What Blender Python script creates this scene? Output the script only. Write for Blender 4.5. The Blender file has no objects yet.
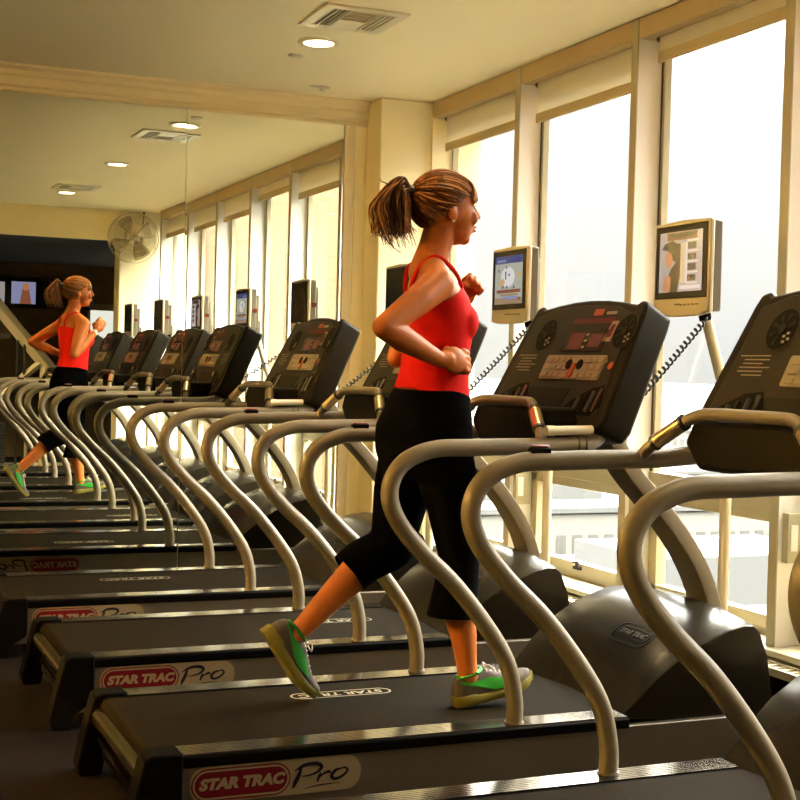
import bpy, bmesh, math, random
from mathutils import Vector, Matrix
random.seed(7)
SC = bpy.context.scene
COL = SC.collection
PI = math.pi

# ------------------------------------------------------------------ materials
MATS = {}
def mat(name, col, rough=.5, metal=0., noise=0., nscale=40., bump=0., bscale=200., emit=None, estr=0., spec=.5, coat=0., stretch=None, tint=None):
    m = bpy.data.materials.new(name); m.use_nodes = True
    nt = m.node_tree; b = nt.nodes['Principled BSDF']
    c = (*col, 1.)
    b.inputs['Base Color'].default_value = c
    b.inputs['Roughness'].default_value = rough
    b.inputs['Metallic'].default_value = metal
    b.inputs['Specular IOR Level'].default_value = spec
    if tint: b.inputs['Specular Tint'].default_value = (*tint, 1.)
    if coat: b.inputs['Coat Weight'].default_value = coat
    if emit is not None:
        b.inputs['Emission Color'].default_value = (*emit, 1.); b.inputs['Emission Strength'].default_value = estr
    tc = nt.nodes.new('ShaderNodeTexCoord'); src = tc.outputs['Object']
    if stretch:
        mp = nt.nodes.new('ShaderNodeMapping'); mp.inputs['Scale'].default_value = stretch
        nt.links.new(src, mp.inputs['Vector']); src = mp.outputs['Vector']
    if noise:
        n = nt.nodes.new('ShaderNodeTexNoise'); n.inputs['Scale'].default_value = nscale; n.inputs['Detail'].default_value = 4.
        nt.links.new(src, n.inputs['Vector'])
        r = nt.nodes.new('ShaderNodeMix'); r.data_type = 'RGBA'
        r.inputs[6].default_value = tuple(max(0, x*(1-noise)) for x in col)+(1.,)
        r.inputs[7].default_value = tuple(min(1, x*(1+noise)) for x in col)+(1.,)
        nt.links.new(n.outputs['Fac'], r.inputs[0]); nt.links.new(r.outputs[2], b.inputs['Base Color'])
    if bump:
        n2 = nt.nodes.new('ShaderNodeTexNoise'); n2.inputs['Scale'].default_value = bscale
        nt.links.new(src, n2.inputs['Vector'])
        bp = nt.nodes.new('ShaderNodeBump'); bp.inputs['Strength'].default_value = bump; bp.inputs['Distance'].default_value = .004
        nt.links.new(n2.outputs['Fac'], bp.inputs['Height']); nt.links.new(bp.outputs['Normal'], b.inputs['Normal'])
    MATS[name] = m
    return m

mat('ceiling_paint', (.86, .77, .52), .9, noise=.02, nscale=3)
mat('wall_paint', (.82, .71, .42), .85, noise=.02, nscale=4)
mat('pillar_paint', (.80, .72, .47), .85, noise=.02, nscale=4)
mat('trim_paint', (.66, .55, .33), .55)
mat('fin_paint', (.76, .73, .68), .55, noise=.02, nscale=5)
mat('frame_paint', (.38, .34, .225), .45, noise=.03, nscale=8)
mat('gasket', (.05, .04, .03), .6)
mat('blind_fabric', (.88, .84, .74), .9, bump=.2, bscale=900)
mat('blind_box', (.44, .34, .19), .6)
mat('blind_bar', (.50, .41, .24), .6)
mat('dark_ceiling', (.035, .036, .035), .9)  # unlit ceiling underside: its lack of light is put into the grey
mat('back_wall', (.10, .075, .045), .85, noise=.25, nscale=5)
mat('rail_silver', (.155, .120, .072), .45, metal=.2, noise=.04, nscale=60, spec=.4)
mat('panel_silver', (.070, .051, .029), .42, metal=.3, noise=.06, nscale=30)
mat('strip_metal', (.20, .168, .118), .14, metal=.95)
mat('black_plastic', (.0020, .0017, .0013), .6, bump=.06, bscale=600, spec=.015, tint=(1., .82, .55))
mat('hood_plastic', (.011, .0085, .005), .24, bump=.03, bscale=700, spec=.12, tint=(1., .82, .55))
mat('console_plastic', (.011, .0085, .005), .45, bump=.12, bscale=700, spec=.06, tint=(1., .82, .55))
mat('console_face', (.015, .0112, .006), .42, bump=.1, bscale=700, spec=.12, tint=(1., .82, .55))
mat('console_dark', (.005, .004, .003), .45, spec=.03, tint=(1., .82, .55))
mat('belt_rubber', (.0085, .0062, .0034), .8, bump=.12, bscale=500, noise=.15, nscale=14, stretch=(1., 8., 8.), spec=.012, tint=(1., .82, .55))
mat('print_white', (.22, .18, .115), .6, spec=.1)
mat('plate_cream', (.18, .13, .070), .55, spec=.05)
mat('badge_red', (.085, .0035, .007), .55, spec=.05)
mat('ink_dark', (.006, .005, .007), .6, spec=.08)
mat('chrome', (.85, .80, .70), .12, metal=1.)
mat('grip_metal', (.60, .47, .28), .3, metal=1.)
mat('chrome_dark', (.16, .15, .15), .2, metal=1.)
mat('key_grey', (.22, .175, .10), .5)
mat('key_light', (.25, .20, .125), .5, spec=.2)
mat('led_red', (.04, .006, .005), .3, emit=(1., .08, .03), estr=.015)
mat('display_glass', (.016, .007, .005), .2)
mat('sticker_orange', (.30, .055, .015), .5, spec=.2)
mat('card_tan', (.26, .16, .08), .5)
mat('card_red', (.09, .008, .006), .5, spec=.15)
mat('button_red', (.16, .02, .02), .35)
mat('clip_grey', (.66, .58, .42), .45)
mat('tv_silver', (.44, .38, .265), .4, metal=.3)
mat('tv_back', (.11, .085, .05), .5)
mat('tv_bezel', (.010, .008, .006), .5, spec=.15)
mat('tv_off', (.008, .010, .009), .25, spec=.25)
mat('pole_paint', (.62, .53, .34), .4, metal=.3)
mat('cord_black', (.012, .011, .010), .45)
mat('skin', (.40, .112, .021), .5, noise=.08, nscale=18, spec=.17)
mat('lips', (.45, .12, .07), .4)
mat('eye_white', (.75, .70, .62), .25)
mat('iris', (.06, .035, .02), .2)
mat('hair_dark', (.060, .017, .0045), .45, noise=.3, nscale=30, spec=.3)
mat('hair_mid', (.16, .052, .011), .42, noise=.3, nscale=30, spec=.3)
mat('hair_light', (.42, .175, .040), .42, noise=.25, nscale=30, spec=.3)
mat('top_red', (.60, .010, .006), .8, noise=.08, nscale=25, bump=.3, bscale=500, spec=.08)
mat('capri_black', (.0010, .0009, .0008), .9, bump=.3, bscale=300, spec=.02)
mat('shoe_grey', (.075, .056, .041), .75, noise=.2, nscale=90, bump=.3, bscale=500, spec=.15)
mat('shoe_lace', (.44, .36, .28), .7)
mat('shoe_green', (.018, .20, .013), .5, spec=.15)
mat('shoe_sole', (.14, .11, .014), .6, spec=.2)
mat('white_enamel', (.62, .56, .40), .35)
mat('diffuser_glow', (1., .9, .7), .5, emit=(1., .80, .48), estr=7.)
mat('vent_dark', (.03, .025, .018), .8)
mat('fan_chrome', (.62, .54, .36), .3, metal=.8)
mat('fan_blade', (.40, .34, .20), .35, metal=.6)
mat('pad_black', (.02, .02, .02), .5)
mat('roof_white', (.022, .022, .0205), .9, noise=.1, nscale=.3)
mat('facade_pale', (.044, .042, .035), .9, noise=.08, nscale=.2)
mat('facade_grey', (.017, .0155, .0125), .9, noise=.2, nscale=.3)
mat('facade_tan', (.040, .036, .028), .9, noise=.2, nscale=.3)
mat('ground_city', (.0150, .0143, .0118), .95, noise=.55, nscale=.012)
mat('hill_blue', (.0125, .0132, .0135), .95)
mat('tree_green', (.010, .011, .007), .95, noise=.4, nscale=1.)
def emis(name, col, s=1.):
    m = bpy.data.materials.new(name); m.use_nodes = True
    b = m.node_tree.nodes['Principled BSDF']
    b.inputs['Base Color'].default_value = (.01, .01, .01, 1); b.inputs['Roughness'].default_value = .2
    b.inputs['Emission Color'].default_value = (*col, 1); b.inputs['Emission Strength'].default_value = s
    MATS[name] = m
for n, c in dict(px_lav=(.30, .27, .29), px_black=(.012, .008, .008), px_brown=(.10, .035, .02), px_skin=(.42, .16, .08), px_beige=(.50, .38, .24), px_shelf=(.52, .50, .54),
                 px_navy=(.05, .06, .17), px_map=(.36, .37, .30), px_white=(.62, .62, .62), px_orange=(.56, .33, .12), px_rust=(.22, .07, .035), px_blue=(.22, .23, .42), px_tan=(.30, .20, .12),
                 px_dark=(.03, .02, .02)).items():
    emis(n, c, .30)
def mirror_mat():
    m = bpy.data.materials.new('mirror_silver'); m.use_nodes = True
    b = m.node_tree.nodes['Principled BSDF']
    b.inputs['Base Color'].default_value = (.90, .91, .81, 1); b.inputs['Metallic'].default_value = 1.; b.inputs['Roughness'].default_value = 0.
    MATS['mirror_silver'] = m
mirror_mat()
def glass_mat():
    m = bpy.data.materials.new('window_glass'); m.use_nodes = True
    nt = m.node_tree; nt.nodes.clear()
    o = nt.nodes.new('ShaderNodeOutputMaterial'); t = nt.nodes.new('ShaderNodeBsdfTransparent'); g = nt.nodes.new('ShaderNodeBsdfGlossy')
    t.inputs['Color'].default_value = (.97, .98, .97, 1); g.inputs['Roughness'].default_value = .0
    f = nt.nodes.new('ShaderNodeFresnel'); f.inputs['IOR'].default_value = 1.25
    mx = nt.nodes.new('ShaderNodeMixShader'); ge = nt.nodes.new('ShaderNodeNewGeometry'); sb = nt.nodes.new('ShaderNodeMath'); sb.operation = 'SUBTRACT'; sb.inputs[0].default_value = 1.; ml = nt.nodes.new('ShaderNodeMath'); ml.operation = 'MULTIPLY'
    nt.links.new(ge.outputs['Backfacing'], sb.inputs[1]); nt.links.new(sb.outputs[0], ml.inputs[0]); nt.links.new(f.outputs[0], ml.inputs[1])
    nt.links.new(ml.outputs[0], mx.inputs[0]); nt.links.new(t.outputs[0], mx.inputs[1]); nt.links.new(g.outputs[0], mx.inputs[2]); nt.links.new(mx.outputs[0], o.inputs['Surface'])
    MATS['window_glass'] = m
glass_mat()
def blind_mat():
    m = MATS['blind_fabric']; nt = m.node_tree; b = nt.nodes['Principled BSDF']; o = nt.nodes['Material Output']
    t = nt.nodes.new('ShaderNodeBsdfTranslucent'); t.inputs['Color'].default_value = (.86, .83, .72, 1); mx = nt.nodes.new('ShaderNodeMixShader'); mx.inputs[0].default_value = .35
    nt.links.new(b.outputs[0], mx.inputs[1]); nt.links.new(t.outputs[0], mx.inputs[2]); nt.links.new(mx.outputs[0], o.inputs['Surface'])
blind_mat()
def carpet_mat():
    m = bpy.data.materials.new('carpet_tiles'); m.use_nodes = True
    nt = m.node_tree; b = nt.nodes['Principled BSDF']; b.inputs['Roughness'].default_value = .95; b.inputs['Specular IOR Level'].default_value = .04
    tc = nt.nodes.new('ShaderNodeTexCoord'); mp = nt.nodes.new('ShaderNodeMapping'); mp.inputs['Scale'].default_value = (1, 1, 1)
    nt.links.new(tc.outputs['Object'], mp.inputs['Vector'])
    k = nt.nodes.new('ShaderNodeTexBrick'); k.inputs['Scale'].default_value = 1.6; k.inputs['Color1'].default_value = (.0030, .0018, .0011, 1)
    k.inputs['Color2'].default_value = (.0065, .0030, .0015, 1); k.inputs['Mortar'].default_value = (.0045, .003, .0018, 1); k.inputs['Mortar Size'].default_value = .012
    k.inputs['Brick Width'].default_value = .8; k.inputs['Row Height'].default_value = .4
    nt.links.new(mp.outputs['Vector'], k.inputs['Vector'])
    n = nt.nodes.new('ShaderNodeTexNoise'); n.inputs['Scale'].default_value = 350
    nt.links.new(tc.outputs['Object'], n.inputs['Vector'])
    mx = nt.nodes.new('ShaderNodeMix'); mx.data_type = 'RGBA'; mx.blend_type = 'MULTIPLY'; mx.inputs[0].default_value = .6
    nt.links.new(k.outputs['Color'], mx.inputs[6]); nt.links.new(n.outputs['Color'], mx.inputs[7]); nt.links.new(mx.outputs[2], b.inputs['Base Color'])
    bp = nt.nodes.new('ShaderNodeBump'); bp.inputs['Strength'].default_value = .5; bp.inputs['Distance'].default_value = .004
    nt.links.new(n.outputs['Fac'], bp.inputs['Height']); nt.links.new(bp.outputs['Normal'], b.inputs['Normal'])
    MATS['carpet_tiles'] = m
carpet_mat()
def brick_mat():
    m = bpy.data.materials.new('brick_face'); m.use_nodes = True
    nt = m.node_tree; b = nt.nodes['Principled BSDF']; b.inputs['Roughness'].default_value = .9
    tc = nt.nodes.new('ShaderNodeTexCoord'); mp = nt.nodes.new('ShaderNodeMapping'); mp.inputs['Rotation'].default_value = (PI/2, 0, 0)
    nt.links.new(tc.outputs['Object'], mp.inputs['Vector'])
    k = nt.nodes.new('ShaderNodeTexBrick'); k.inputs['Scale'].default_value = 1.
    k.inputs['Color1'].default_value = (.066, .036, .0150, 1); k.inputs['Color2'].default_value = (.075, .044, .019, 1); k.inputs['Mortar'].default_value = (.080, .055, .030, 1)
    k.inputs['Mortar Size'].default_value = .008; k.inputs['Brick Width'].default_value = .22; k.inputs['Row Height'].default_value = .085
    nt.links.new(mp.outputs['Vector'], k.inputs['Vector']); nt.links.new(k.outputs['Color'], b.inputs['Base Color'])
    MATS['brick_face'] = m
brick_mat()

# ------------------------------------------------------------------ mesh builder
def catmull(pts, n=8):
    P = [Vector(p) for p in pts]
    P = [P[0]*2-P[1]] + P + [P[-1]*2-P[-2]]
    out = []
    for i in range(1, len(P)-2):
        for k in range(n):
            t = k/n
            a, b, c, d = P[i-1], P[i], P[i+1], P[i+2]
            out.append(.5*((2*b)+(c-a)*t+(2*a-5*b+4*c-d)*t*t+(3*b-a-3*c+d)*t**3))
    out.append(P[-2].copy())
    return out

class MB:
    def __init__(s): s.v = []; s.f = []; s.m = []; s.names = []
    def mi(s, m):
        if m not in s.names: s.names.append(m)
        return s.names.index(m)
    def add(s, vs, fs, m):
        o = len(s.v); k = s.mi(m)
        s.v += [tuple(v) for v in vs]
        for f in fs: s.f.append([o+i for i in f]); s.m.append(k)
    def box(s, x0, x1, y0, y1, z0, z1, m):
        vs = [(x, y, z) for x in (x0, x1) for y in (y0, y1) for z in (z0, z1)]
        s.add(vs, [(0, 1, 3, 2), (4, 6, 7, 5), (0, 4, 5, 1), (2, 3, 7, 6), (0, 2, 6, 4), (1, 5, 7, 3)], m)
    def prism(s, poly, to3, d0, d1, m, shrink1=None):
        """poly of 2D points; to3(a,b,d) -> 3D"""
        n = len(poly)
        poly1 = poly
        if shrink1:
            cx = sum(p[0] for p in poly)/n; cy = sum(p[1] for p in poly)/n
            poly1 = [(cx+(p[0]-cx)*shrink1[0], cy+(p[1]-cy)*shrink1[1]) for p in poly]
        vs = [to3(p[0], p[1], d0) for p in poly] + [to3(p[0], p[1], d1) for p in poly1]
        fs = [list(range(n))[::-1], [n+i for i in range(n)]] + [(i, (i+1) % n, n+(i+1) % n, n+i) for i in range(n)]
        s.add(vs, fs, m)
    def tube(s, pts, r, m, segs=10, caps=True, scale=(1, 1), up=None):
        P = [Vector(p) for p in pts]; n = len(P)
        R = r if isinstance(r, (list, tuple)) else [r]*n
        T = []
        for i in range(n):
            a = P[min(i+1, n-1)]-P[max(i-1, 0)]
            T.append(a.normalized() if a.length > 1e-9 else Vector((0, 0, 1)))
        u = Vector(up) if up else (Vector((0, 0, 1)) if abs(T[0].z) < .9 else Vector((0, 1, 0)))
        u = (u - T[0]*u.dot(T[0])).normalized()
        vs = []
        for i in range(n):
            u = (u - T[i]*u.dot(T[i]))
            u = u.normalized() if u.length > 1e-6 else T[i].orthogonal().normalized()
            w = T[i].cross(u)
            for k in range(segs):
                a = 2*PI*k/segs
                vs.append(P[i]+u*(math.cos(a)*R[i]*scale[0])+w*(math.sin(a)*R[i]*scale[1]))
        fs = [(i*segs+k, i*segs+(k+1) % segs, (i+1)*segs+(k+1) % segs, (i+1)*segs+k) for i in range(n-1) for k in range(segs)]
        if caps:
            fs.append(list(range(segs))[::-1]); fs.append([(n-1)*segs+k for k in range(segs)])
        s.add(vs, fs, m)
    def capsule(s, p0, r0, p1, r1, m, segs=20):
        p0, p1 = Vector(p0), Vector(p1); d = (p1-p0); L = d.length; d = d/L if L > 1e-9 else Vector((0, 0, 1))
        pts, rr = [], []
        for k in range(7):
            a = -PI/2+PI/2*k/6+.02*(k == 0); pts.append(p0+d*(math.sin(a)*r0)); rr.append(max(math.cos(a)*r0, 1e-4))
        for k in range(1, 4): pts.append(p0+(p1-p0)*k/4); rr.append(r0+(r1-r0)*k/4)
        for k in range(7):
            a = PI/2*k/6-.02*(k == 6); pts.append(p1+d*(math.sin(a)*r1)); rr.append(max(math.cos(a)*r1, 1e-4))
        s.tube(pts, rr, m, segs)
    def ellipsoid(s, c, r, m, segs=24, rings=14, M=None):
        vs = []; c = Vector(c)
        for i in range(rings+1):
            th = PI*i/rings
            for k in range(segs):
                ph = 2*PI*k/segs
                p = Vector((r[0]*math.sin(th)*math.cos(ph), r[1]*math.sin(th)*math.sin(ph), r[2]*math.cos(th)))
                if M: p = M @ p
                vs.append(c+p)
        fs = [(i*segs+k, i*segs+(k+1) % segs, (i+1)*segs+(k+1) % segs, (i+1)*segs+k) for i in range(rings) for k in range(segs)]
        s.add(vs, [f[::-1] for f in fs], m)
    def lathe(s, prof, c, m, segs=32, axis='z'):
        """prof: (r, h) list"""
        c = Vector(c); vs = []
        for r, h in prof:
            for k in range(segs):
                a = 2*PI*k/segs; x, y = math.cos(a)*r, math.sin(a)*r
                vs.append(c+(Vector((x, y, h)) if axis == 'z' else Vector((x, h, y)) if axis == 'y' else Vector((h, x, y))))
        n = len(prof)
        fs = [(i*segs+k, i*segs+(k+1) % segs, (i+1)*segs+(k+1) % segs, (i+1)*segs+k) for i in range(n-1) for k in range(segs)]
        fs += [list(range(segs))[::-1], [(n-1)*segs+k for k in range(segs)]]
        s.add(vs, fs, m)
    def loft(s, rings, m, caps=True):
        n = len(rings[0]); vs = [p for r in rings for p in r]
        fs = [(i*n+k, i*n+(k+1) % n, (i+1)*n+(k+1) % n, (i+1)*n+k) for i in range(len(rings)-1) for k in range(n)]
        if caps: fs.append(list(range(n))[::-1]); fs.append([(len(rings)-1)*n+k for k in range(n)])
        s.add(vs, fs, m)
    def text(s, body, size, to3, m, shear=0., bold=0., sx=1., d=.0, depth=.0006):
        cu = bpy.data.curves.new('t', 'FONT'); cu.body = body; cu.size = size; cu.shear = shear; cu.offset = bold; cu.align_x = 'CENTER'; cu.align_y = 'CENTER'; cu.resolution_u = 3
        o = bpy.data.objects.new('t', cu); COL.objects.link(o)
        dg = bpy.context.evaluated_depsgraph_get(); me = o.evaluated_get(dg).to_mesh()
        vs = [to3(v.co.x*sx, v.co.y, d+depth) for v in me.vertices]; fs = [list(p.vertices) for p in me.polygons]
        o.evaluated_get(dg).to_mesh_clear()
        bpy.data.objects.remove(o); bpy.data.curves.remove(cu)
        s.add(vs, fs, m)
    def mesh(s, name, smooth=35.):
        me = bpy.data.meshes.new(name)
        me.from_pydata(s.v, [], s.f); me.update()
        for n in s.names: me.materials.append(MATS[n])
        me.polygons.foreach_set('material_index', s.m)
        bm = bmesh.new(); bm.from_mesh(me); bmesh.ops.recalc_face_normals(bm, faces=bm.faces); bm.to_mesh(me); bm.free()
        if smooth:
            me.shade_smooth(); me.set_sharp_from_angle(angle=math.radians(smooth))
        return me
    def obj(s, name, parent=None, smooth=35., bevel=0., bsegs=2, loc=None):
        o = bpy.data.objects.new(name, s.mesh(name, smooth)); COL.objects.link(o)
        if parent is not None: o.parent = parent
        if loc: o.location = loc
        if bevel:
            b = o.modifiers.new('bevel', 'BEVEL'); b.width = bevel; b.segments = bsegs; b.limit_method = 'ANGLE'; b.angle_limit = math.radians(40)
        return o

def tag(o, label=None, cat=None, group=None, kind=None):
    if label: o['label'] = label
    if cat: o['category'] = cat
    if group: o['group'] = group
    if kind: o['kind'] = kind
    return o
def thing(name, label, cat, loc, group=None, rz=0.):
    o = bpy.data.objects.new(name, None); COL.objects.link(o); o.location = loc; o.rotation_euler.z = rz
    o.empty_display_size = .1
    return tag(o, label, cat, group)
def structure(mb, name, label, parent=None, **k):
    o = mb.obj(name, parent, **k)
    if parent is None: tag(o, label, None, None, 'structure')
    return o
def copy_tree(o, parent=None):
    c = o.copy(); COL.objects.link(c)
    if parent is not None: c.parent = parent
    for ch in list(o.children): copy_tree(ch, c)
    return c
def rrect(cx, cy, w, h, r, n=6):
    out = []
    for (sx, sy, a0) in ((1, 1, 0), (-1, 1, 90), (-1, -1, 180), (1, -1, 270)):
        for k in range(n+1):
            a = math.radians(a0+90*k/n)
            out.append((cx+sx*(w/2-r)+math.cos(a)*r, cy+sy*(h/2-r)+math.sin(a)*r))
    return out
def ring_strip(mb, outer, inner, to3, d, m):
    n = len(outer)
    vs = [to3(p[0], p[1], d) for p in outer]+[to3(p[0], p[1], d) for p in inner]
    mb.add(vs, [(i, (i+1) % n, n+(i+1) % n, n+i) for i in range(n)], m)

# ------------------------------------------------------------------ room
WX, MY, H, EY = 3.03, 7.0, 2.696, .62
FINS = [5.80, 4.785, 3.815, 2.84, 1.865, .89]
FT = .045
b = MB(); b.box(-3.2, 3.35, -3.4, 7.3, -.12, 0, 'carpet_tiles'); b.box(3.35, 4.8, -3.4, .3, -.12, 0, 'carpet_tiles')
structure(b, 'floor', 'dark brown carpet tile floor under the treadmills')
b = MB(); b.box(-3.2, 3.5, EY, 7.3, H, H+.15, 'ceiling_paint')
structure(b, 'ceiling', 'cream plaster ceiling above the treadmills')
b = MB()
b.box(-3.2, 3.3, -3.4, .37, 2.40, H+.15, 'dark_ceiling'); b.box(3.3, 4.8, -3.4, .30, 2.40, H+.15, 'dark_ceiling'); b.box(-3.2, 2.69, .37, EY-.02, 2.40, H+.15, 'dark_ceiling'); b.box(-3.2, 2.69, EY-.02, EY, 2.40, H+.15, 'wall_paint')
structure(b, 'ceiling_lower', 'lower dark ceiling with a cream front edge seen in the mirror')
b = MB(); b.box(-3.2, 3.3, MY+.012, 7.3, 0, H, 'wall_paint')
structure(b, 'wall_back', 'cream wall behind the mirror')
b = MB(); b.box(-3.35, -3.2, -3.4, 7.3, 0, H, 'wall_paint'); structure(b, 'wall_left', 'cream wall on the far side of the room')
b = MB(); b.box(-3.2, 3.12, -3.55, -3.4, 0, 2.4, 'back_wall'); b.box(4.0, 4.8, -3.55, -3.4, 0, 2.4, 'back_wall')
b.box(3.12, 4.0, -3.55, -3.4, 0, .9, 'back_wall'); b.box(3.12, 4.0, -3.55, -3.4, 1.93, 2.4, 'back_wall')
for x in (-1.5, -.3, .9, 2.0): b.box(x, x+.012, -3.402, -3.39, 0, 2.4, 'dark_ceiling')
structure(b, 'wall_front', 'dark brown panelled wall of the back area seen in the mirror')
b = MB(); b.box(4.8, 4.95, -3.55, .3, 0, 2.4, 'back_wall'); structure(b, 'wall_side', 'dark side wall of the back area')
# pillar in the window corner and pillar that carries the fan
b = MB(); b.box(2.735, 3.05, 6.80, MY+.02, 0, H, 'pillar_paint'); structure(b, 'wall_pillar', 'cream pillar between the mirror and the windows', bevel=.008)
b = MB(); b.box(2.69, 3.34, .38, EY, 0, H+.15, 'pillar_paint'); structure(b, 'wall_end', 'cream end pillar under the fan seen in the mirror', bevel=.008)
# mirror frame: head moulding, side trim
b = MB()
prof = [(0, 2.565), (.018, 2.565), (.024, 2.575), (.018, 2.59), (.030, 2.60), (.030, 2.64), (.042, 2.65), (.05, 2.67), (.075, 2.685), (.075, H), (0, H)]
b.prism(prof, lambda a, c, d: (d, MY+.012-a, c), -3.2, 2.735, 'trim_paint'); structure(b, 'trim_1', 'cream moulding along the top of the mirror', smooth=20)
b = MB(); b.box(2.605, 2.66, MY-.014, MY+.012, 0, 2.567, 'trim_paint'); b.box(2.664, 2.735, MY-.004, MY+.012, 0, 2.567, 'wall_paint')
structure(b, 'trim_2', 'cream strip beside the mirror', bevel=.003)
b = MB(); b.box(-3.2, 2.605, MY-.014, MY+.012, 0, .09, 'trim_paint'); structure(b, 'baseboard_back', 'cream baseboard under the mirror')
b = MB(); b.box(1.734, 2.604, MY, MY+.006, .09, 2.567, 'mirror_silver')
tag(b.obj('wall_mirror', smooth=0), 'mirror panel beside the cream strip, reflecting the window bays', 'mirror', 'mirror panels of the end wall')
b = MB(); b.box(-3.19, 1.731, 0, .006, -1.235, 1.235, 'mirror_silver')
o = b.obj('wall_mirror', smooth=0, loc=(0, MY-.0028, 1.328)); o.rotation_euler = (.0017, 0, .00165)
tag(o, 'mirror panel beyond the vertical joint, reflecting the runner and the fan', 'mirror', 'mirror panels of the end wall')

# window wall
b = MB(); b.box(WX, 3.32, .38, 7.3, 0, .31, 'wall_paint'); b.box(3.11, 3.32, .38, 7.3, 2.62, H+.15, 'frame_paint'); b.box(WX, 3.32, 6.78, 7.3, .31, 2.62, 'pillar_paint')
structure(b, 'wall_right', 'low cream wall and head under and over the windows')
b = MB(); b.box(2.985, 3.14, EY, 6.80, .305, .328, 'frame_paint'); structure(b, 'trim_3', 'cream window sill board along the window wall', bevel=.004)
for i, y in enumerate(FINS):
    b = MB(); b.box(WX, 3.19, y-FT/2, y+FT/2, .31, H, 'fin_paint'); b.box(WX-.002, WX+.004, y-FT/2-.001, y+FT/2+.001, .31, H, 'frame_paint')
    b.box(3.05, 3.13, y-FT/2-.03, y-FT/2, .62, .79, 'frame_paint'); b.box(3.06, 3.09, y-FT/2-.034, y-FT/2-.03, .66, .75, 'fin_paint')
    structure(b, 'trim_%d' % (4+i), 'pale upright fin between two window bays', bevel=.002)
edges = [6.79]+FINS+[EY]
for i in range(6):
    y1 = edges[i]-(FT/2 if i else 0); y0 = edges[i+1]+(FT/2 if i < 5 else 0)
    root = bpy.data.objects.new('window_%d' % (i+1), None); COL.objects.link(root); root.location = (3.17, (y0+y1)/2, .31); tag(root, 'tall window bay overlooking the city', None, None, 'structure')
    w = (y1-y0)/2; L = lambda z: z-.31
    f = MB()
    f.box(-.02, .014, -w, -w+.03, 0, L(2.62), 'frame_paint'); f.box(-.02, .014, w-.02, w, 0, L(2.62), 'frame_paint'); f.box(-.018, .03, -w, w, L(2.55), L(2.62), 'frame_paint')
    f.box(-.03, .03, -w, w, L(.775), L(.855), 'frame_paint'); f.box(-.02, .03, -w, w, 0, L(.355), 'frame_paint')
    f.box(-.026, -.019, w-.006, w-.001, L(.855), L(2.62), 'gasket')
    f.obj('window_frame', root, bevel=.002)
    s = MB()
    for (a0, a1, z0, z1) in ((-w+.035, -w+.075, .355, .775), (w-.07, w-.03, .355, .775)): s.box(-.028, .02, a0, a1, L(z0), L(z1), 'frame_paint')
    s.box(-.028, .02, -w+.035, w-.03, L(.355), L(.40), 'frame_paint'); s.box(-.028, .02, -w+.035, w-.03, L(.735), L(.775), 'frame_paint')
    so = s.obj('window_sash', root, bevel=.002)
    k = MB(); k.box(-.045, -.026, -.02, .035, L(.372), L(.388), 'vent_dark'); k.box(-.05, -.036, -.008, .006, L(.380), L(.412), 'vent_dark'); k.box(-.05, -.04, .0, .03, L(.40), L(.408), 'vent_dark'); k.obj('window_latch', so, bevel=.002)
    g = MB(); g.box(.002, .008, -w+.025, w-.015, L(.85), L(2.56), 'window_glass'); g.obj('upper_pane', root, smooth=0)
    g = MB(); g.box(.002, .008, -w+.07, w-.065, L(.395), L(.74), 'window_glass'); g.obj('lower_pane', root, smooth=0)
# roller blinds
btxt = ['roller blind in the window bay beside the cream pillar', 'roller blind in the second window bay from the cream pillar, same low drop', 'shorter roller blind in the third window bay from the cream pillar',
        'roller blind in the fourth window bay from the mirror, seen in the mirror', 'roller blind in the fifth window bay from the mirror', 'narrow roller blind in the last window bay beside the end pillar']
for i in range(6):
    y1 = edges[i]-(FT/2 if i else 0)-.003; y0 = edges[i+1]+(FT/2 if i < 5 else 0)+.003
    r = thing('roller_blind', btxt[i], 'blind', (3.07, (y0+y1)/2, 2.61), 'roller blinds of the window wall'); w = (y1-y0)/2
    zb = (2.425, 2.42, 2.505, 2.43, 2.43, 2.43)[i]-2.61
    v = MB(); v.box(-.04, .03, -w, w, 0, .084, 'blind_box'); v.obj('valance', r, bevel=.003)
    c = MB(); c.box(.014, .017, -w+.02, w-.07, zb+.045, .01, 'blind_fabric'); c.obj('blind_fabric', r, smooth=0)
    c = MB(); c.box(.006, .022, -w+.02, w-.07, zb, zb+.045, 'blind_bar'); c.obj('bottom_bar', r, bevel=.003)
    c = MB(); c.lathe([(.011, 0), (.011, .012)], (.016, w-.07, -.008), 'tv_back', 14, 'y'); c.obj('end_bracket', r)
# convector cover under the sill
r = thing('convector_cover', 'low convector cover with a slotted top grille under the window sill', 'radiator', (2.96, 3.7, 0))
c = MB(); c.box(-.055, .068, -3.05, 3.05, 0, .27, 'black_plastic'); c.obj('housing', r, bevel=.004)
c = MB(); c.box(-.058, .022, -3.05, 3.05, .27, .276, 'frame_paint'); c.box(-.058, -.046, -3.05, 3.05, .276, .296, 'frame_paint'); c.box(.012, .022, -3.05, 3.05, .276, .296, 'frame_paint')
for k in range(-75, 76): c.box(-.046, .012, k*.04-.008, k*.04+.008, .276, .292, 'frame_paint')
c.obj('grille', r, smooth=0)

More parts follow.
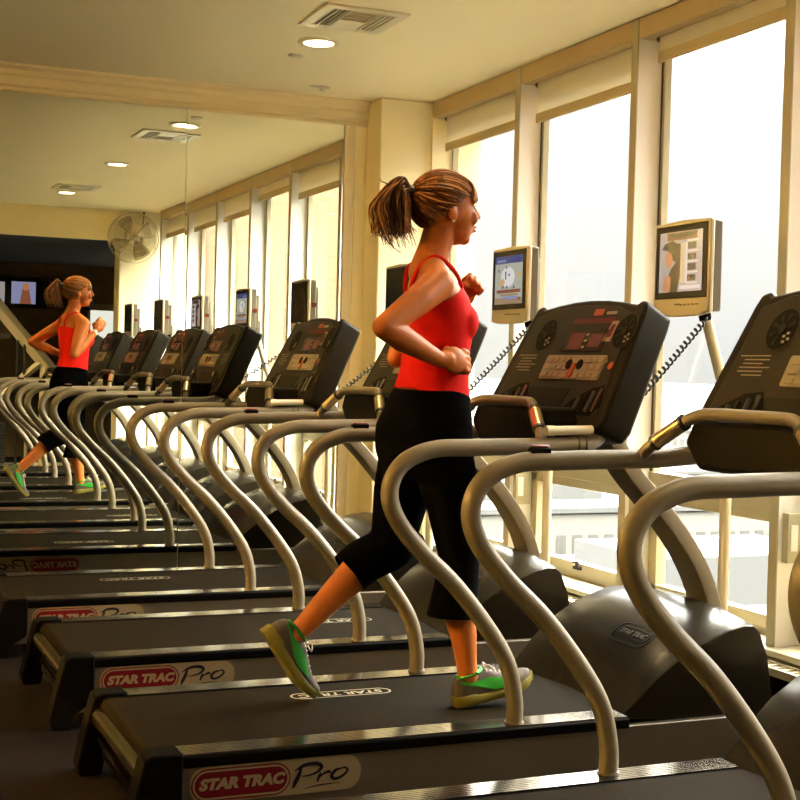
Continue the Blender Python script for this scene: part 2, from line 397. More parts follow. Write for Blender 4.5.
# ceiling fixtures
def downlight(x, y, label, z=H, k=1.):
    r = thing('ceiling_downlight', label, 'ceiling light', (x, y, z), 'recessed downlights')
    t = MB(); t.lathe([(.094, .0), (.094, -.006), (.086, -.012), (.068, -.010), (.064, 0)], (0, 0, 0), 'white_enamel', 40); t.obj('trim_ring', r, smooth=50)
    d = MB(); d.lathe([(.064, -.001), (.064, -.007), (.03, -.011)], (0, 0, 0), 'diffuser_glow', 32); d.obj('diffuser', r, smooth=50)
    la = bpy.data.lights.new('downlight_lamp', 'SPOT'); la.energy = LAMP*k; la.color = (1., .74, .40); la.spot_size = math.radians(150); la.spot_blend = .8; la.shadow_soft_size = .06
    lo = bpy.data.objects.new('downlight_lamp', la); COL.objects.link(lo); lo.parent = r; lo.location = (0, 0, -.03)
LAMP = 13.
downlight(2.02, 5.79, 'recessed downlight beside the square air vent near the mirror')
downlight(2.00, 3.86, 'recessed downlight second from the mirror, seen in the mirror')
downlight(1.97, 1.85, 'recessed downlight beside the second air vent, farthest from the mirror')
def vent(x, y, label):
    r = thing('ceiling_vent', label, 'air vent', (x, y, H), 'square ceiling vents')
    f = MB(); f.box(-.165, .165, -.165, .165, -.004, 0, 'vent_dark'); f.obj('duct_shade_panel', r, smooth=0)  # flat dark panel stands in for the shade inside the duct
    f = MB()
    for (a, c, d, e) in ((-.18, .18, -.18, -.135), (-.18, .18, .135, .18), (-.18, -.135, -.135, .135), (.135, .18, -.135, .135)): f.box(a, c, d, e, -.01, 0, 'white_enamel')
    f.box(-.055, .055, .01, .135, -.012, -.004, 'white_enamel'); f.box(-.062, -.055, -.135, .135, -.012, -.003, 'white_enamel'); f.box(.055, .062, -.135, .135, -.012, -.003, 'white_enamel')
    f.obj('vent_frame', r, bevel=.002)
    f = MB()
    for k in range(4):
        for s in (-1, 1): x0 = s*(.074+k*.020); f.box(x0-(.002 if s < 0 else .005), x0+(.002 if s < 0 else .005), -.135, .135, -.012, -.003, 'white_enamel')
        f.box(-.055, .055, -.13+k*.034, -.116+k*.034, -.010, -.003, 'blind_box')
    f.obj('louver_slats', r, smooth=0)
downlight(-.30, 4.60, 'added fill downlight over the open floor beyond the picture edge')  # unseen lamp added to lift the light on the left side
downlight(.95, -.40, 'unseen fill downlight added in the low dark ceiling for the weight machine', 2.40, 4.)  # extra lamp kept out of view, added to brighten the back area
def sconce(y, label):  # unseen uplights added to brighten the left part of the ceiling
    r = thing('fill_sconce', label, 'fill lamp', (-3.2, y, 1.9), 'added fill sconces on the unseen far wall')
    q = MB(); q.box(0, .02, -.06, .06, -.10, .10, 'tv_silver'); q.obj('back_plate', r, bevel=.004)
    q = MB(); q.lathe([(.05, -.10), (.11, .06), (.106, .06), (.046, -.096)], (.13, 0, 0), 'white_enamel', 28); q.tube([(.01, 0, -.05), (.10, 0, -.06)], .012, 'tv_silver', 10); q.obj('lamp_shade', r)
    q = MB(); q.ellipsoid((.13, 0, -.075), (.02, .02, .018), 'diffuser_glow', 14, 8); q.obj('bulb', r)
    la = bpy.data.lights.new('sconce_fill', 'POINT'); la.energy = 800.; la.color = (1., .74, .36); la.shadow_soft_size = .05
    lo = bpy.data.objects.new('sconce_fill', la); COL.objects.link(lo); lo.parent = r; lo.location = (.13, 0, -.03)
sconce(3.2, 'added fill sconce on the unseen far wall nearer the low ceiling'); sconce(5.6, 'added fill sconce on the unseen far wall nearer the mirror')
vent(2.01, 5.33, 'square ceiling air vent nearest the mirror')
vent(1.98, 2.25, 'square ceiling air vent far from the mirror, seen in the mirror')
s = MB(); s.lathe([(.036, .002), (.036, -.006), (.030, -.011), (.008, -.013)], (2.014, 6.089, H), 'white_enamel', 32)
tag(s.obj('smoke_detector'), 'small white disc detector on the ceiling beyond the downlight', 'smoke detector')
s = MB(); s.lathe([(.03, .003), (.03, -.004), (.01, -.006), (.008, -.02), (.016, -.022), (.016, -.024)], (2.36, 6.70, H), 'white_enamel', 20); s.box(2.30, 2.40, 6.69, 6.71, H-.008, H+.02, 'white_enamel')
tag(s.obj('ceiling_sprinkler'), 'tiny sprinkler head on the ceiling close to the mirror moulding', 'sprinkler')

# ------------------------------------------------------------------ treadmill
OX = 1.75   # world x of the treadmill origin
def T(x, y, z): return (x-OX, y, z)
def make_treadmill():
    root = thing('treadmill', 'x', 'treadmill', (OX, 0, 0), 'treadmills in a row facing the windows')
    # deck
    d = MB(); d.box(.80-OX, 2.76-OX, -.355, .355, .05, .205, 'black_plastic'); d.box(.84-OX, 2.30-OX, -.29, .29, .205, .222, 'black_plastic')
    for x in (.90, 2.6):
        for s in (-1, 1): d.lathe([(.03, 0), (.03, .05)], (x-OX, s*.3, 0), 'black_plastic', 16)
    d.obj('deck_frame', root, bevel=.006)
    # belt with rounded tail
    pr = [(2.32, .236), (.815, .236)]
    for k in range(1, 9):
        a = PI/2+PI*k/8; pr.append((.815+math.cos(a)*.026, .210+math.sin(a)*.026))
    pr += [(2.32, .184)]
    bl = MB(); bl.prism(pr, lambda a, c, t: T(a, t, c), -.283, .283, 'belt_rubber'); belt = bl.obj('running_belt', root, smooth=40)
    lg = MB(); t3 = lambda a, c, t: (-a, -c, t)
    o1, i1 = rrect(0, 0, .33, .072, .036), rrect(0, 0, .318, .060, .030)
    ring_strip(lg, o1, i1, t3, .0012, 'print_white'); lg.text('STAR TRAC', .05, t3, 'print_white', shear=.15, bold=.0012, sx=1.06, d=.0008)
    lg.obj('belt_print', belt, smooth=0, loc=(1.50-OX, .14, .236))
    # tail roller and bar
    r = MB(); r.tube([T(.800, -.30, .178), T(.800, .30, .178)], .034, 'hood_plastic', 20); r.obj('tail_roller', root)
    r = MB(); r.box(.772-OX, .782-OX, -.29, .29, .118, .128, 'strip_metal'); r.obj('tail_bar', root)
    for s in (-1, 1):
        # foot rail: ribbed strip on a dark carrier
        f = MB(); f.box(.80-OX, 2.22-OX, min(s*.287, s*.388), max(s*.287, s*.388), .205, .236, 'black_plastic')
        fo = f.obj('foot_rail', root, bevel=.006)
        g = MB()
        for k in range(7):
            y = .294+k*.0125; g.box(.86-OX, 2.215-OX, min(s*y, s*(y+.009)), max(s*y, s*(y+.009)), .235, .2405, 'strip_metal')
        g.obj('rib_strip', fo, smooth=0)
        # side panel
        p = MB(); p.box(.805-OX, 2.62-OX, min(s*.356, s*.384), max(s*.356, s*.384), .055, .212, 'panel_silver')
        po = p.obj('side_panel', root, bevel=.003)
        # logo plate
        l = MB(); cx, cz = 1.130-OX, .157
        t3 = (lambda a, c, t: (cx+a, -.384-t, cz+c)) if s < 0 else (lambda a, c, t: (cx-a, .384+t, cz+c))
        l.prism(rrect(0, 0, .475, .095, .045, 8), t3, 0, .0015, 'plate_cream')
        ox = -.098
        l.prism(rrect(ox, 0, .270, .085, .0424, 8), t3, .0015, .0020, 'badge_red')
        ring_strip(l, rrect(ox, 0, .262, .077, .0384, 8), rrect(ox, 0, .252, .067, .0334, 8), t3, .0024, 'plate_cream')
        l.text('STAR TRAC', .0385, lambda a, c, t: t3(a+ox, c, t), 'plate_cream', shear=.22, bold=.0023, sx=1.14, d=.0020)
        # brushed script word: strokes of varying width
        def stroke(pts, w):
            P = catmull([(a, c, 0) for a, c in pts], 6); n = len(P); vs = []
            for i in range(n):
                t = (P[min(i+1, n-1)]-P[max(i-1, 0)]).normalized(); nn = Vector((-t.y, t.x, 0))
                q = i/(n-1)*(len(w)-1); j = min(int(q), len(w)-2); ww = (w[j]+(w[j+1]-w[j])*(q-j))*.72
                for sg in (-1, 1): c2 = P[i]+nn*ww*sg; vs.append(t3(c2.x, c2.y, .0024))
            l.add(vs, [(2*i, 2*i+1, 2*i+3, 2*i+2) for i in range(n-1)], 'ink_dark')
        stroke([(.066, .024), (.060, .004), (.050, -.016), (.044, -.030)], [.005, .008, .008, .003])
        stroke([(.048, .016), (.075, .029), (.108, .031), (.124, .022), (.112, .008), (.088, .001), (.068, .0)], [.002, .007, .008, .007, .005, .003, .002])
        stroke([(.122, .006), (.118, -.004), (.112, -.018)], [.003, .006, .004])
        stroke([(.115, -.010), (.130, .002), (.144, .006), (.150, .002)], [.002, .004, .006, .003])
        stroke([(.182, .012), (.164, .008), (.153, -.006), (.162, -.015), (.182, -.010), (.198, .004), (.192, .013), (.178, .012)], [.003, .006, .007, .006, .005, .005, .004, .002])
        stroke([(.075, -.034), (.12, -.028), (.18, -.026)], [.001, .003, .001])
        l.obj('logo_plate', po, smooth=0)
        # tail end cap
        e = MB(); pr = [(.875, .246), (.795, .246), (.775, .236), (.742, .10), (.728, .03), (.735, .0), (.80, .0), (.812, .05), (.875, .09)]
        y0, y1 = (s*.302, s*.392); e.prism(pr, lambda a, c, t: T(a, t, c), min(y0, y1), max(y0, y1), 'black_plastic')
        e.obj('end_cap', root, bevel=.006)
        # S-shaped handrail, ends bend inwards into the tray
        Y = s*.350
        path = [T(1.852, Y, .232), T(1.851, Y, .31), T(1.824, Y, .415), T(1.757, Y, .520), T(1.652, Y, .645), T(1.548, Y, .742), T(1.478, Y, .822), T(1.447, Y, .890), T(1.455, Y, .952), T(1.498, Y, 1.000), T(1.58, Y, 1.029),
                T(1.69, Y, 1.033), T(1.82, Y, 1.036), T(1.95, Y, 1.038), T(2.05, Y, 1.044), T(2.11, Y*.93, 1.058), T(2.15, Y*.80, 1.075), T(2.17, Y*.6, 1.085)]
        h = MB(); h.tube(catmull(path, 7), .0245, 'rail_silver', 20); h.lathe([(.028, 0), (.028, .008)], T(1.852, Y, .238), 'rail_silver', 20)
        ho = h.obj('handrail', root, smooth=60)
        if s > 0:
            e = MB(); e.box(1.600-OX, 1.655-OX, Y-.014, Y+.014, 1.048, 1.066, 'console_dark'); e.box(1.604-OX, 1.651-OX, Y-.011, Y+.011, 1.066, 1.072, 'button_red'); e.obj('stop_switch', ho, bevel=.003)
        else:
            c = MB(); c.tube([T(1.93, Y-.01, 1.083), T(2.075, Y-.01, 1.086)], .0135, 'clip_grey', 14); c.tube([T(1.922, Y-.01, 1.083), T(1.95, Y-.01, 1.083)], .015, 'clip_grey', 14)
            for x in (2.025, 2.05): c.lathe([(.0285, 0), (.0285, .004), (.024, .004), (.024, 0)], T(x, Y, 1.040), 'cord_black', 20, 'x')
            c.obj('remote_clip', ho, smooth=50)
    # motor hood
    h = MB()
    prof = [(2.20, .230), (2.235, .262), (2.30, .328), (2.38, .394), (2.47, .447), (2.56, .481), (2.62, .496), (2.655, .494), (2.685, .470), (2.72, .39), (2.755, .26), (2.775, .12), (2.78, .03)]
    ys = [(-.388, .95), (-.386, .975), (-.378, .99), (-.24, 1.058), (-.215, 1.068), (-.1, 1.085), (0, 1.09), (.1, 1.085), (.215, 1.068), (.24, 1.058), (.378, .99), (.386, .975), (.388, .95)]
    rings = []
    for y, k in ys:
        bow = .045*(1-abs(y)/.39)
        ring = []
        for i, (x, z) in enumerate(prof):
            q = max(0, 1-i/5.); ring.append(T(x+bow*q-(0 if i < 8 else (1-k)*.15), y, .2+(z-.2)*k if z > .2 else z))
        ring += [T(2.60, y, .03), T(2.50, y, .20)]
        rings.append(ring)
    rings = [[(p[0], p[1]*(1-.10*max(0, .42-p[2])/.25*(abs(p[1])-.34)/.048) if abs(p[1]) > .34 else p[1], p[2]) for p in ring] for ring in rings]
    h.loft(rings, 'hood_plastic'); ho = h.obj('motor_hood', root, smooth=28)
    bd = MB()
    def hz(x):
        for (a0, c0), (a1, c1) in zip(prof, prof[1:]):
            if x <= a1: return .2+(c0+(c1-c0)*(x-a0)/(a1-a0)-.2)*1.075
        return .5
    def hp(a, c, t):
        x = 2.395+c*.86
        return T(x+.012, -a, hz(x)+.0015+t)
    o1, i1, i2 = rrect(.10, 0, .21, .085, .035), rrect(.10, 0, .196, .073, .030), rrect(.10, 0, .175, .048, .022)
    ring_strip(bd, o1, i1, hp, .003, 'console_dark'); ring_strip(bd, i2, rrect(.10, 0, .165, .040, .019), hp, .003, 'console_dark')
    bd.text('STAR TRAC', .028, lambda a, c, t: hp(a+.10, c, t), 'console_face', shear=.15, bold=.0008, d=.003)
    bd.obj('hood_badge', ho, smooth=0)
    # upright column from hood to console
    c = MB()
    pts = catmull([T(2.20, -.06, 1.16), T(2.285, -.06, 1.08), T(2.385, -.06, .94), T(2.50, -.06, .82), T(2.61, -.06, .69), T(2.685, -.06, .56), T(2.72, -.06, .42), T(2.725, -.06, .20)], 7)
    rr = []
    for i, p in enumerate(pts):
        t = (pts[min(i+1, len(pts)-1)]-pts[max(i-1, 0)]).normalized(); n = Vector((t.z, 0, -t.x))
        hw, ht = .060, .026; ring = []
        for (a, e) in rrect(0, 0, 2*hw, 2*ht, .005, 3): ring.append(p+Vector((0, a, 0))+n*e)
        rr.append(ring)
    c.loft(rr, 'rail_silver'); c.obj('upright_column', root, smooth=40)
    # heart-rate bar arched between the handrails
    hb = MB(); Y = .345
    path = [T(1.915, -Y, 1.040), T(1.930, -.315, 1.075), T(1.955, -.235, 1.128), T(1.972, -.185, 1.153), T(1.985, -.13, 1.160), T(1.99, 0, 1.160), T(1.985, .13, 1.160), T(1.972, .185, 1.153), T(1.955, .235, 1.128), T(1.930, .315, 1.075), T(1.915, Y, 1.040)]
    hb.tube(catmull(path, 6), .0155, 'rail_silver', 16); hbo = hb.obj('heart_rate_bar', root, smooth=60)
    for s in (-1, 1):
        g = MB(); p0, p1 = Vector(T(1.9335, s*.303, 1.083)), Vector(T(1.9595, s*.222, 1.136)); g.tube([p0, p1], .0195, 'grip_metal', 18)
        dd = (p1-p0).normalized(); g.tube([p0-dd*.005, p0+dd*.005], .021, 'cord_black', 18); g.tube([p1-dd*.005, p1+dd*.005], .021, 'cord_black', 18)
        g.obj('pulse_grip', hbo, smooth=50)
    # tray below console
    t = MB()
    for (poly, m) in (([(-.22, 1.145), (.22, 1.145), (.26, 1.085), (.20, 1.020), (-.20, 1.020), (-.26, 1.085)], 'console_dark'),):
        t.prism(poly, lambda a, c, dd: T(dd, a, c), 1.985, 2.20, m)
    t.obj('console_tray', root, bevel=.014, bsegs=3)
    # console
    A = Vector((2.10-OX, 0, 1.125)); U = Vector((.4364, 0, .8998)); N = Vector((-.8998, 0, .4364))
    def P(v, u, w): return A+U*u+N*w+Vector((0, -v, 0))
    out = [(-.20, -.075), (.20, -.075), (.30, -.055), (.375, -.045), (.392, -.01), (.345, .345), (.335, .385), (.305, .394), (.285, .380), (.20, .392), (.10, .402), (0, .405), (-.10, .402), (-.20, .392), (-.285, .380), (-.305, .394), (-.335, .385), (-.345, .345), (-.392, -.01), (-.375, -.045), (-.30, -.055)]
    k = MB(); k.prism(out, P, 0, -.112, 'console_plastic', (.97, .97)); con = k.obj('console', root, bevel=.012, bsegs=3)
    f = MB(); inn = [(-.345, .005), (-.30, .34), (-.2, .372), (0, .382), (.2, .372), (.30, .34), (.345, .005), (.2, -.02), (-.2, -.02)]
    f.prism(inn, P, .0, .004, 'console_face'); f.obj('face_plate', con, bevel=.003)
    for s in (-1, 1):
        q = MB(); cv, cu = (.298, .282) if s > 0 else (-.178, .274)
        circ = lambda r, n=28: [(cv+math.cos(2*PI*i/n)*r*.95, cu+math.sin(2*PI*i/n)*r) for i in range(n)]
        q.prism(circ(.060), P, .004, .0055, 'console_dark')
        ring_strip(q, circ(.063), circ(.058), P, .0062, 'console_face')
        for i in range(8):
            a = 2*PI*i/8+.3; q.prism([(cv+math.cos(a)*.012, cu+math.sin(a)*.012), (cv+math.cos(a)*.046, cu+math.sin(a)*.046), (cv+math.cos(a+.28)*.046, cu+math.sin(a+.28)*.046)], P, .0055, .0066, 'console_plastic')
        q.prism(circ(.014), P, .0055, .009, 'console_plastic')
        for (da, db) in ((.018, -.020), (.030, -.012), (.022, -.036), (.036, -.028)): q.prism(rrect(cv+da, cu+db, .010, .007, .002), P, .006, .0075, 'key_grey')
        q.obj('fan_grille', con, smooth=0)
    # keypad
    q = MB(); q.prism(rrect(.085, .157, .365, .084, .008), P, .004, .008, 'key_grey')
    for r_ in range(3):
        for c_ in range(4): q.prism(rrect(-.068+c_*.038, .183-r_*.026, .033, .018, .004), P, .008, .0105, 'key_light')
        for c_ in range(3): q.prism(rrect(.168+c_*.038, .183-r_*.026, .033, .018, .004), P, .008, .0105, 'key_light')
    for (v, u) in ((.062, .166), (.128, .166)): q.prism([(v+math.cos(2*PI*i/16)*.017, u+math.sin(2*PI*i/16)*.017) for i in range(16)], P, .008, .011, 'console_dark')
    q.prism(rrect(.094, .145, .022, .05, .005), P, .008, .012, 'sticker_orange'); q.prism(rrect(.06, .128, .03, .02, .004), P, .008, .011, 'key_light'); q.prism(rrect(.13, .128, .03, .02, .004), P, .008, .011, 'key_light')
    q.obj('keypad', con, smooth=0)
    q = MB(); q.prism(rrect(.085, .252, .25, .075, .008), P, .004, .006, 'display_glass')
    q.prism(rrect(.035, .250, .085, .058, .004), P, .006, .0065, 'led_red'); q.prism(rrect(.150, .252, .07, .045, .004), P, .006, .0065, 'led_red')
    for i in range(3): q.prism(rrect(.094, .228+i*.022, .018, .008, .003), P, .0065, .008, 'key_grey')
    q.prism(rrect(.09, .322, .25, .018, .003), P, .004, .0055, 'card_red'); q.obj('display', con, smooth=0)
    q = MB(); q.prism(rrect(.098, .352, .058, .022, .004), P, .004, .006, 'sticker_orange'); q.prism(rrect(.175, .348, .06, .010, .003), P, .004, .006, 'key_grey'); q.obj('brand_badge', con, smooth=0)
    q = MB(); q.prism(rrect(.250, .180, .05, .014, .003), P, .004, .006, 'key_grey'); q.prism([(.305+math.cos(2*PI*i/14)*.013, .165+math.sin(2*PI*i/14)*.013) for i in range(14)], P, .004, .007, 'sticker_orange'); q.obj('round_sticker', con, smooth=0)
    q = MB()
    for i in range(6): q.prism(rrect(-.24+.012*(i % 2), .200-i*.011, .12-.02*(i % 3), .003, .001), P, .004, .0048, 'key_grey')
    q.prism(rrect(-.215, .172, .012, .008, .002), P, .004, .005, 'card_red'); q.obj('printed_lettering', con, smooth=0)
    q = MB(); q.prism([(.188, .248), (.236, .248), (.240, .318), (.205, .318)], P, .004, .006, 'card_tan'); q.prism([(.202, .262), (.228, .262), (.231, .306), (.212, .306)], P, .006, .0068, 'card_red'); q.obj('safety_card', con, smooth=0)
    for s in (-1, 1):
        q = MB(); cv = s*.235
        shp = [(.12, .0), (.30, -.004), (.345, .035), (.318, .100), (.26, .088), (.165, .045)] if s > 0 else [(-.335, .018), (-.15, .004), (-.125, .055), (-.150, .100), (-.215, .092), (-.30, .052)]
        q.prism(shp, P, .004, .0058, 'console_dark')  # dark plate on the face stands in for the shaded recess
        for i in range(4):
            v = (.205+i*.036) if s > 0 else (-.265+i*.036); u1 = .058+.010*i
            q.tube([P(v, .010, .004), P(v+.006, u1, .004)], .0085, ('pad_black', 'console_plastic', 'pad_black', 'chrome_dark')[i], 10)
        e = (.312, .088) if s > 0 else (-.160, .088)
        q.tube([P(e[0], e[1], .004), P(e[0]+.004, e[1]-.03, .006)], .0045, 'grip_metal', 8)  # small metal bead put in as the holder's highlight
        q.obj('bottle_holder', con, smooth=40)
    q = MB(); q.prism([(-.10, -.015), (.10, -.015), (.13, .085), (-.13, .085)], P, .004, .0055, 'console_plastic'); q.prism([(-.03, -.07), (.03, -.07), (.035, -.005), (-.035, -.005)], P, .004, .006, 'console_dark'); q.obj('reading_shelf', con, smooth=0)
    return root

CY = [1.39, 2.60, 3.81, 5.04, 6.235]          # centre lines along the row
DX = [0, 0, 0, .0, -.06]
TLAB = ['treadmill nearest the end pillar with the fan, seen only in the mirror', 'treadmill in front of the runner\'s one, cut off by the picture edge, its belt empty',
        'treadmill with the woman in the red top running on it', 'empty treadmill directly behind the runner, second from the mirror', 'empty treadmill closest to the mirror']
proto = make_treadmill()
for i in range(5):
    o = proto if i == 0 else copy_tree(proto)
    o.location = (OX+DX[i], CY[i], 0); o['label'] = TLAB[i]
    bp_ = [c for c in o.children if c.name.startswith('running_belt')][0].children[0]
    bp_.location = ((1.40, 1.30, 1.505, 1.90, 1.43)[i]-OX, (.1, .1, .14, .06, .10)[i], .236)

# ------------------------------------------------------------------ pedestal televisions
def make_tv():
    root = thing('pedestal_television', 'x', 'television', (2.83, 0, 0), 'small televisions on poles in front of the treadmills')
    p = MB(); p.tube([(0, 0, .012), (0, 0, 1.12)], .019, 'pole_paint', 18); p.lathe([(.05, 0), (.05, .008), (.022, .014)], (0, 0, 0), 'pole_paint', 24)
    p.tube(catmull([(0, 0, 1.11), (-.006, 0, 1.16), (-.022, 0, 1.21), (-.10, 0, 1.44)], 5), .0185, 'pole_paint', 18); p.obj('pole', root, smooth=50)
    k = MB(); k.box(-.135, -.085, -.03, .03, 1.47, 1.55, 'tv_back'); k.tube([(-.118, 0, 1.50), (-.104, 0, 1.438)], .021, 'console_dark', 14); k.obj('bracket', root, bevel=.004)
    c = MB()
    c.prism([(-.158, 1.458), (-.10, 1.449), (0, 1.446), (.10, 1.449), (.158, 1.458), (.158, 1.762), (0, 1.768), (-.158, 1.762)], lambda a, e, t: (t, a, e), -.208, -.188, 'tv_silver'); c.box(-.188, -.152, -.150, .150, 1.462, 1.758, 'tv_back'); c.box(-.152, -.115, -.09, .09, 1.49, 1.72, 'tv_back')
    cab = c.obj('cabinet', root, bevel=.006, bsegs=2)
    z = MB(); z.box(-.211, -.207, -.146, .146, 1.508, 1.752, 'tv_bezel'); z.obj('screen_bezel', cab, bevel=.002)
    u = MB()
    for i in range(5): u.box(-.2105, -.207, -.10+i*.022, -.088+i*.022, 1.484, 1.489, 'tv_back')
    u.box(-.2105, -.207, .0, .03, 1.486, 1.491, 'tv_back'); u.box(-.18, -.15, .149, .155, 1.60, 1.625, 'card_red'); u.obj('control_buttons', cab, smooth=0)
    return root
def screen(root, kind):
    cab = [c for c in root.children if c.name.startswith('cabinet')][0]
    q = MB(); Wd, Hh, zc = .122, .100, 1.630
    S = lambda a, c, t: (-.211-t, -a*Wd, zc+c*Hh)       # a,c in -1..1, a to the viewer's right
    def quad(a0, a1, c0, c1, m, t=.0006): q.add([S(a0, c0, t), S(a1, c0, t), S(a1, c1, t), S(a0, c1, t)], [(0, 1, 2, 3)], m)
    def poly(pts, m, t=.001): q.add([S(a, c, t) for a, c in pts], [list(range(len(pts)))], m)
    if kind == 'show':
        quad(-1, 1, -1, 1, 'px_lav'); quad(-.65, .75, .72, .98, 'px_brown', .0008); poly([(-.6, .95), (.8, .95), (.6, .82), (-.3, .80)], 'px_black', .0009)
        poly([(-.12, -1), (-.55, -1), (-.6, -.55), (-.45, -.25), (-.2, 0), (-.3, .3), (.05, .5), (-.02, .1), (.02, -.3)], 'px_black', .0012)
        poly([(-.9, .45), (-.75, .62), (-.4, .72), (-.05, .55), (.05, .2), (-.2, .0), (-.5, .1), (-.55, .38)], 'px_black', .0013)
        poly([(-.66, .35), (-.42, .3), (-.35, .05), (-.5, -.2), (-.65, -.12), (-.72, .1)], 'px_skin', .0015)
        poly([(-.8, -.98), (-.45, -.98), (-.42, -.5), (-.62, -.42), (-.78, -.6)], 'px_skin', .0016)
        quad(-.15, .0, -.6, .6, 'px_dark', .0014); quad(0, .28, -.72, .62, 'px_beige', .0014); quad(.24, .34, -.7, .62, 'px_shelf', .0016)
        for i in range(5): quad(.3, .82, -.75+i*.35, -.70+i*.35, 'px_shelf', .0016)
        for i in range(4): quad(.34, .72, -.66+i*.35, -.46+i*.35+.02*(i % 2), 'px_dark' if i % 2 else 'px_black', .0015)
        quad(.38, .46, -.62, -.5, 'px_rust', .0017); quad(.55, .62, .05, .2, 'px_rust', .0017); quad(0, .95, -.92, -.80, 'px_shelf', .0016); quad(.8, 1, -.6, 1, 'px_lav', .0014)
    elif kind == 'map':
        quad(-1, 1, -1, 1, 'px_map'); quad(-1, 1, .68, 1, 'px_navy', .0009); quad(-.85, -.2, .76, .84, 'px_blue', .0012)
        poly([(-.05+math.cos(2*PI*i/20)*.5, .12+math.sin(2*PI*i/20)*.42) for i in range(20)], 'px_white', .001)
        poly([(-.7, -.12), (-.45, -.3), (-.25, -.1), (-.4, .1)], 'px_orange', .0012); poly([(.6, .1), (.95, .15), (.95, .28), (.6, .22)], 'px_orange', .0012)
        for (a, c) in ((-.2, .3), (.05, .2), (-.72, .4), (-.15, .52), (-.4, -.3), (-.1, -.3), (.4, -.32)): quad(a-.05, a+.05, c-.05, c+.06, 'px_navy', .0014)
        quad(-.24, -.16, .02, .3, 'px_dark', .0014); quad(-.85, .88, -.54, -.40, 'px_rust', .0012); quad(-.6, .7, -.66, -.58, 'px_tan', .0012); quad(-1, 1, -1, -.74, 'px_tan', .0010); quad(-.4, .75, -.80, -.68, 'px_blue', .0014); quad(.7, .88, -.86, -.74, 'px_rust', .0016)
    else:
        quad(-1.1, 1.1, -1.12, 1.12, 'tv_off')
    q.obj('screen_picture', cab, smooth=0)
tproto = make_tv()
TVL = ['small pole television near the end pillar with the fan, seen in the mirror', 'small dark pole television of the cut-off treadmill, seen in the mirror',
       'small pole television showing a person with dark hair', 'small pole television showing a map picture with a blue banner', 'small dark pole television closest to the mirror, mostly behind the runner']
tvs = []
for i in range(5):
    o = tproto if i == 0 else copy_tree(tproto)
    o.location = (2.83, CY[i]+.01, 0); o['label'] = TVL[i]; tvs.append(o)
for i, o in enumerate(tvs): screen(o, {2: 'show', 3: 'map'}.get(i, 'off'))
# coiled cords from each television down to the console back
def coil(p0, p1, sag, turns=25, r=.0085):
    p0, p1 = Vector(p0), Vector(p1); n = turns*12; pts = []
    d = (p1-p0); L = d.length; dn = d.normalized(); s = dn.cross(Vector((0, 0, 1))).normalized(); u = s.cross(dn)
    for i in range(n+1):
        t = i/n; c = p0+d*t+Vector((0, 0, -sag*4*t*(1-t)))
        a = 2*PI*turns*t; e = min(1, t*12, (1-t)*12)
        pts.append(c+(s*math.cos(a)+u*math.sin(a))*r*e)
    return pts
CL = ['black coiled cord hanging from the television near the end pillar', 'black coiled cord hanging from the television of the treadmill next to the runner\'s', 'black coiled cord hanging from the television that shows a person with dark hair', 'black coiled cord hanging from the television that shows a map picture', 'black coiled cord hanging from the dark television closest to the mirror']
for i in range(5):
    y = CY[i]; dx = DX[i]; tx = 0
    m = MB(); m.tube(coil((2.715+tx, y-.015, 1.448), (2.285+dx, y-.155, 1.095), .004), .0040, 'cord_black', 6)
    tag(m.obj('coiled_cord', smooth=60), CL[i], 'cord', 'coiled television cords')

# ------------------------------------------------------------------ the runner
def fuse(mb, name, voxel, iters, keep=None):
    """one continuous surface from overlapping shapes"""
    o = bpy.data.objects.new('tmp', mb.mesh('tmp', 0)); COL.objects.link(o)
    r = o.modifiers.new('r', 'REMESH'); r.mode = 'VOXEL'; r.voxel_size = voxel; r.use_smooth_shade = True
    s = o.modifiers.new('s', 'SMOOTH'); s.factor = .5; s.iterations = iters
    dg = bpy.context.evaluated_depsgraph_get(); dg.update()
    me = bpy.data.meshes.new_from_object(o.evaluated_get(dg)); me.name = name
    bpy.data.objects.remove(o)
    if keep:
        bm = bmesh.new(); bm.from_mesh(me)
        bmesh.ops.delete(bm, geom=[f for f in bm.faces if not keep(f.calc_center_median())], context='FACES')
        for _ in range(10):
            for v in [v for v in bm.verts if v.is_boundary]:
                nb = [e.other_vert(v).co for e in v.link_edges if e.is_boundary]
                if len(nb) == 2: v.co = v.co*.5+(nb[0]+nb[1])*.25
        bm.to_mesh(me); bm.free()
    me.materials.clear(); me.materials.append(MATS[mb.names[0]])
    me.shade_smooth()
    return me
RINGS = [(.92, 1.700, .085, .140, 0), (.97, 1.698, .118, .163, 0), (1.03, 1.694, .130, .170, 0), (1.08, 1.695, .128, .163, 0), (1.14, 1.705, .114, .146, 2), (1.19, 1.716, .102, .130, 5), (1.25, 1.724, .093, .122, 8), (1.31, 1.728, .093, .125, 11),
         (1.37, 1.732, .100, .134, 14), (1.42, 1.731, .101, .142, 16), (1.47, 1.724, .090, .148, 17), (1.51, 1.712, .074, .146, 17), (1.54, 1.703, .058, .115, 15), (1.57, 1.700, .048, .075, 12)]
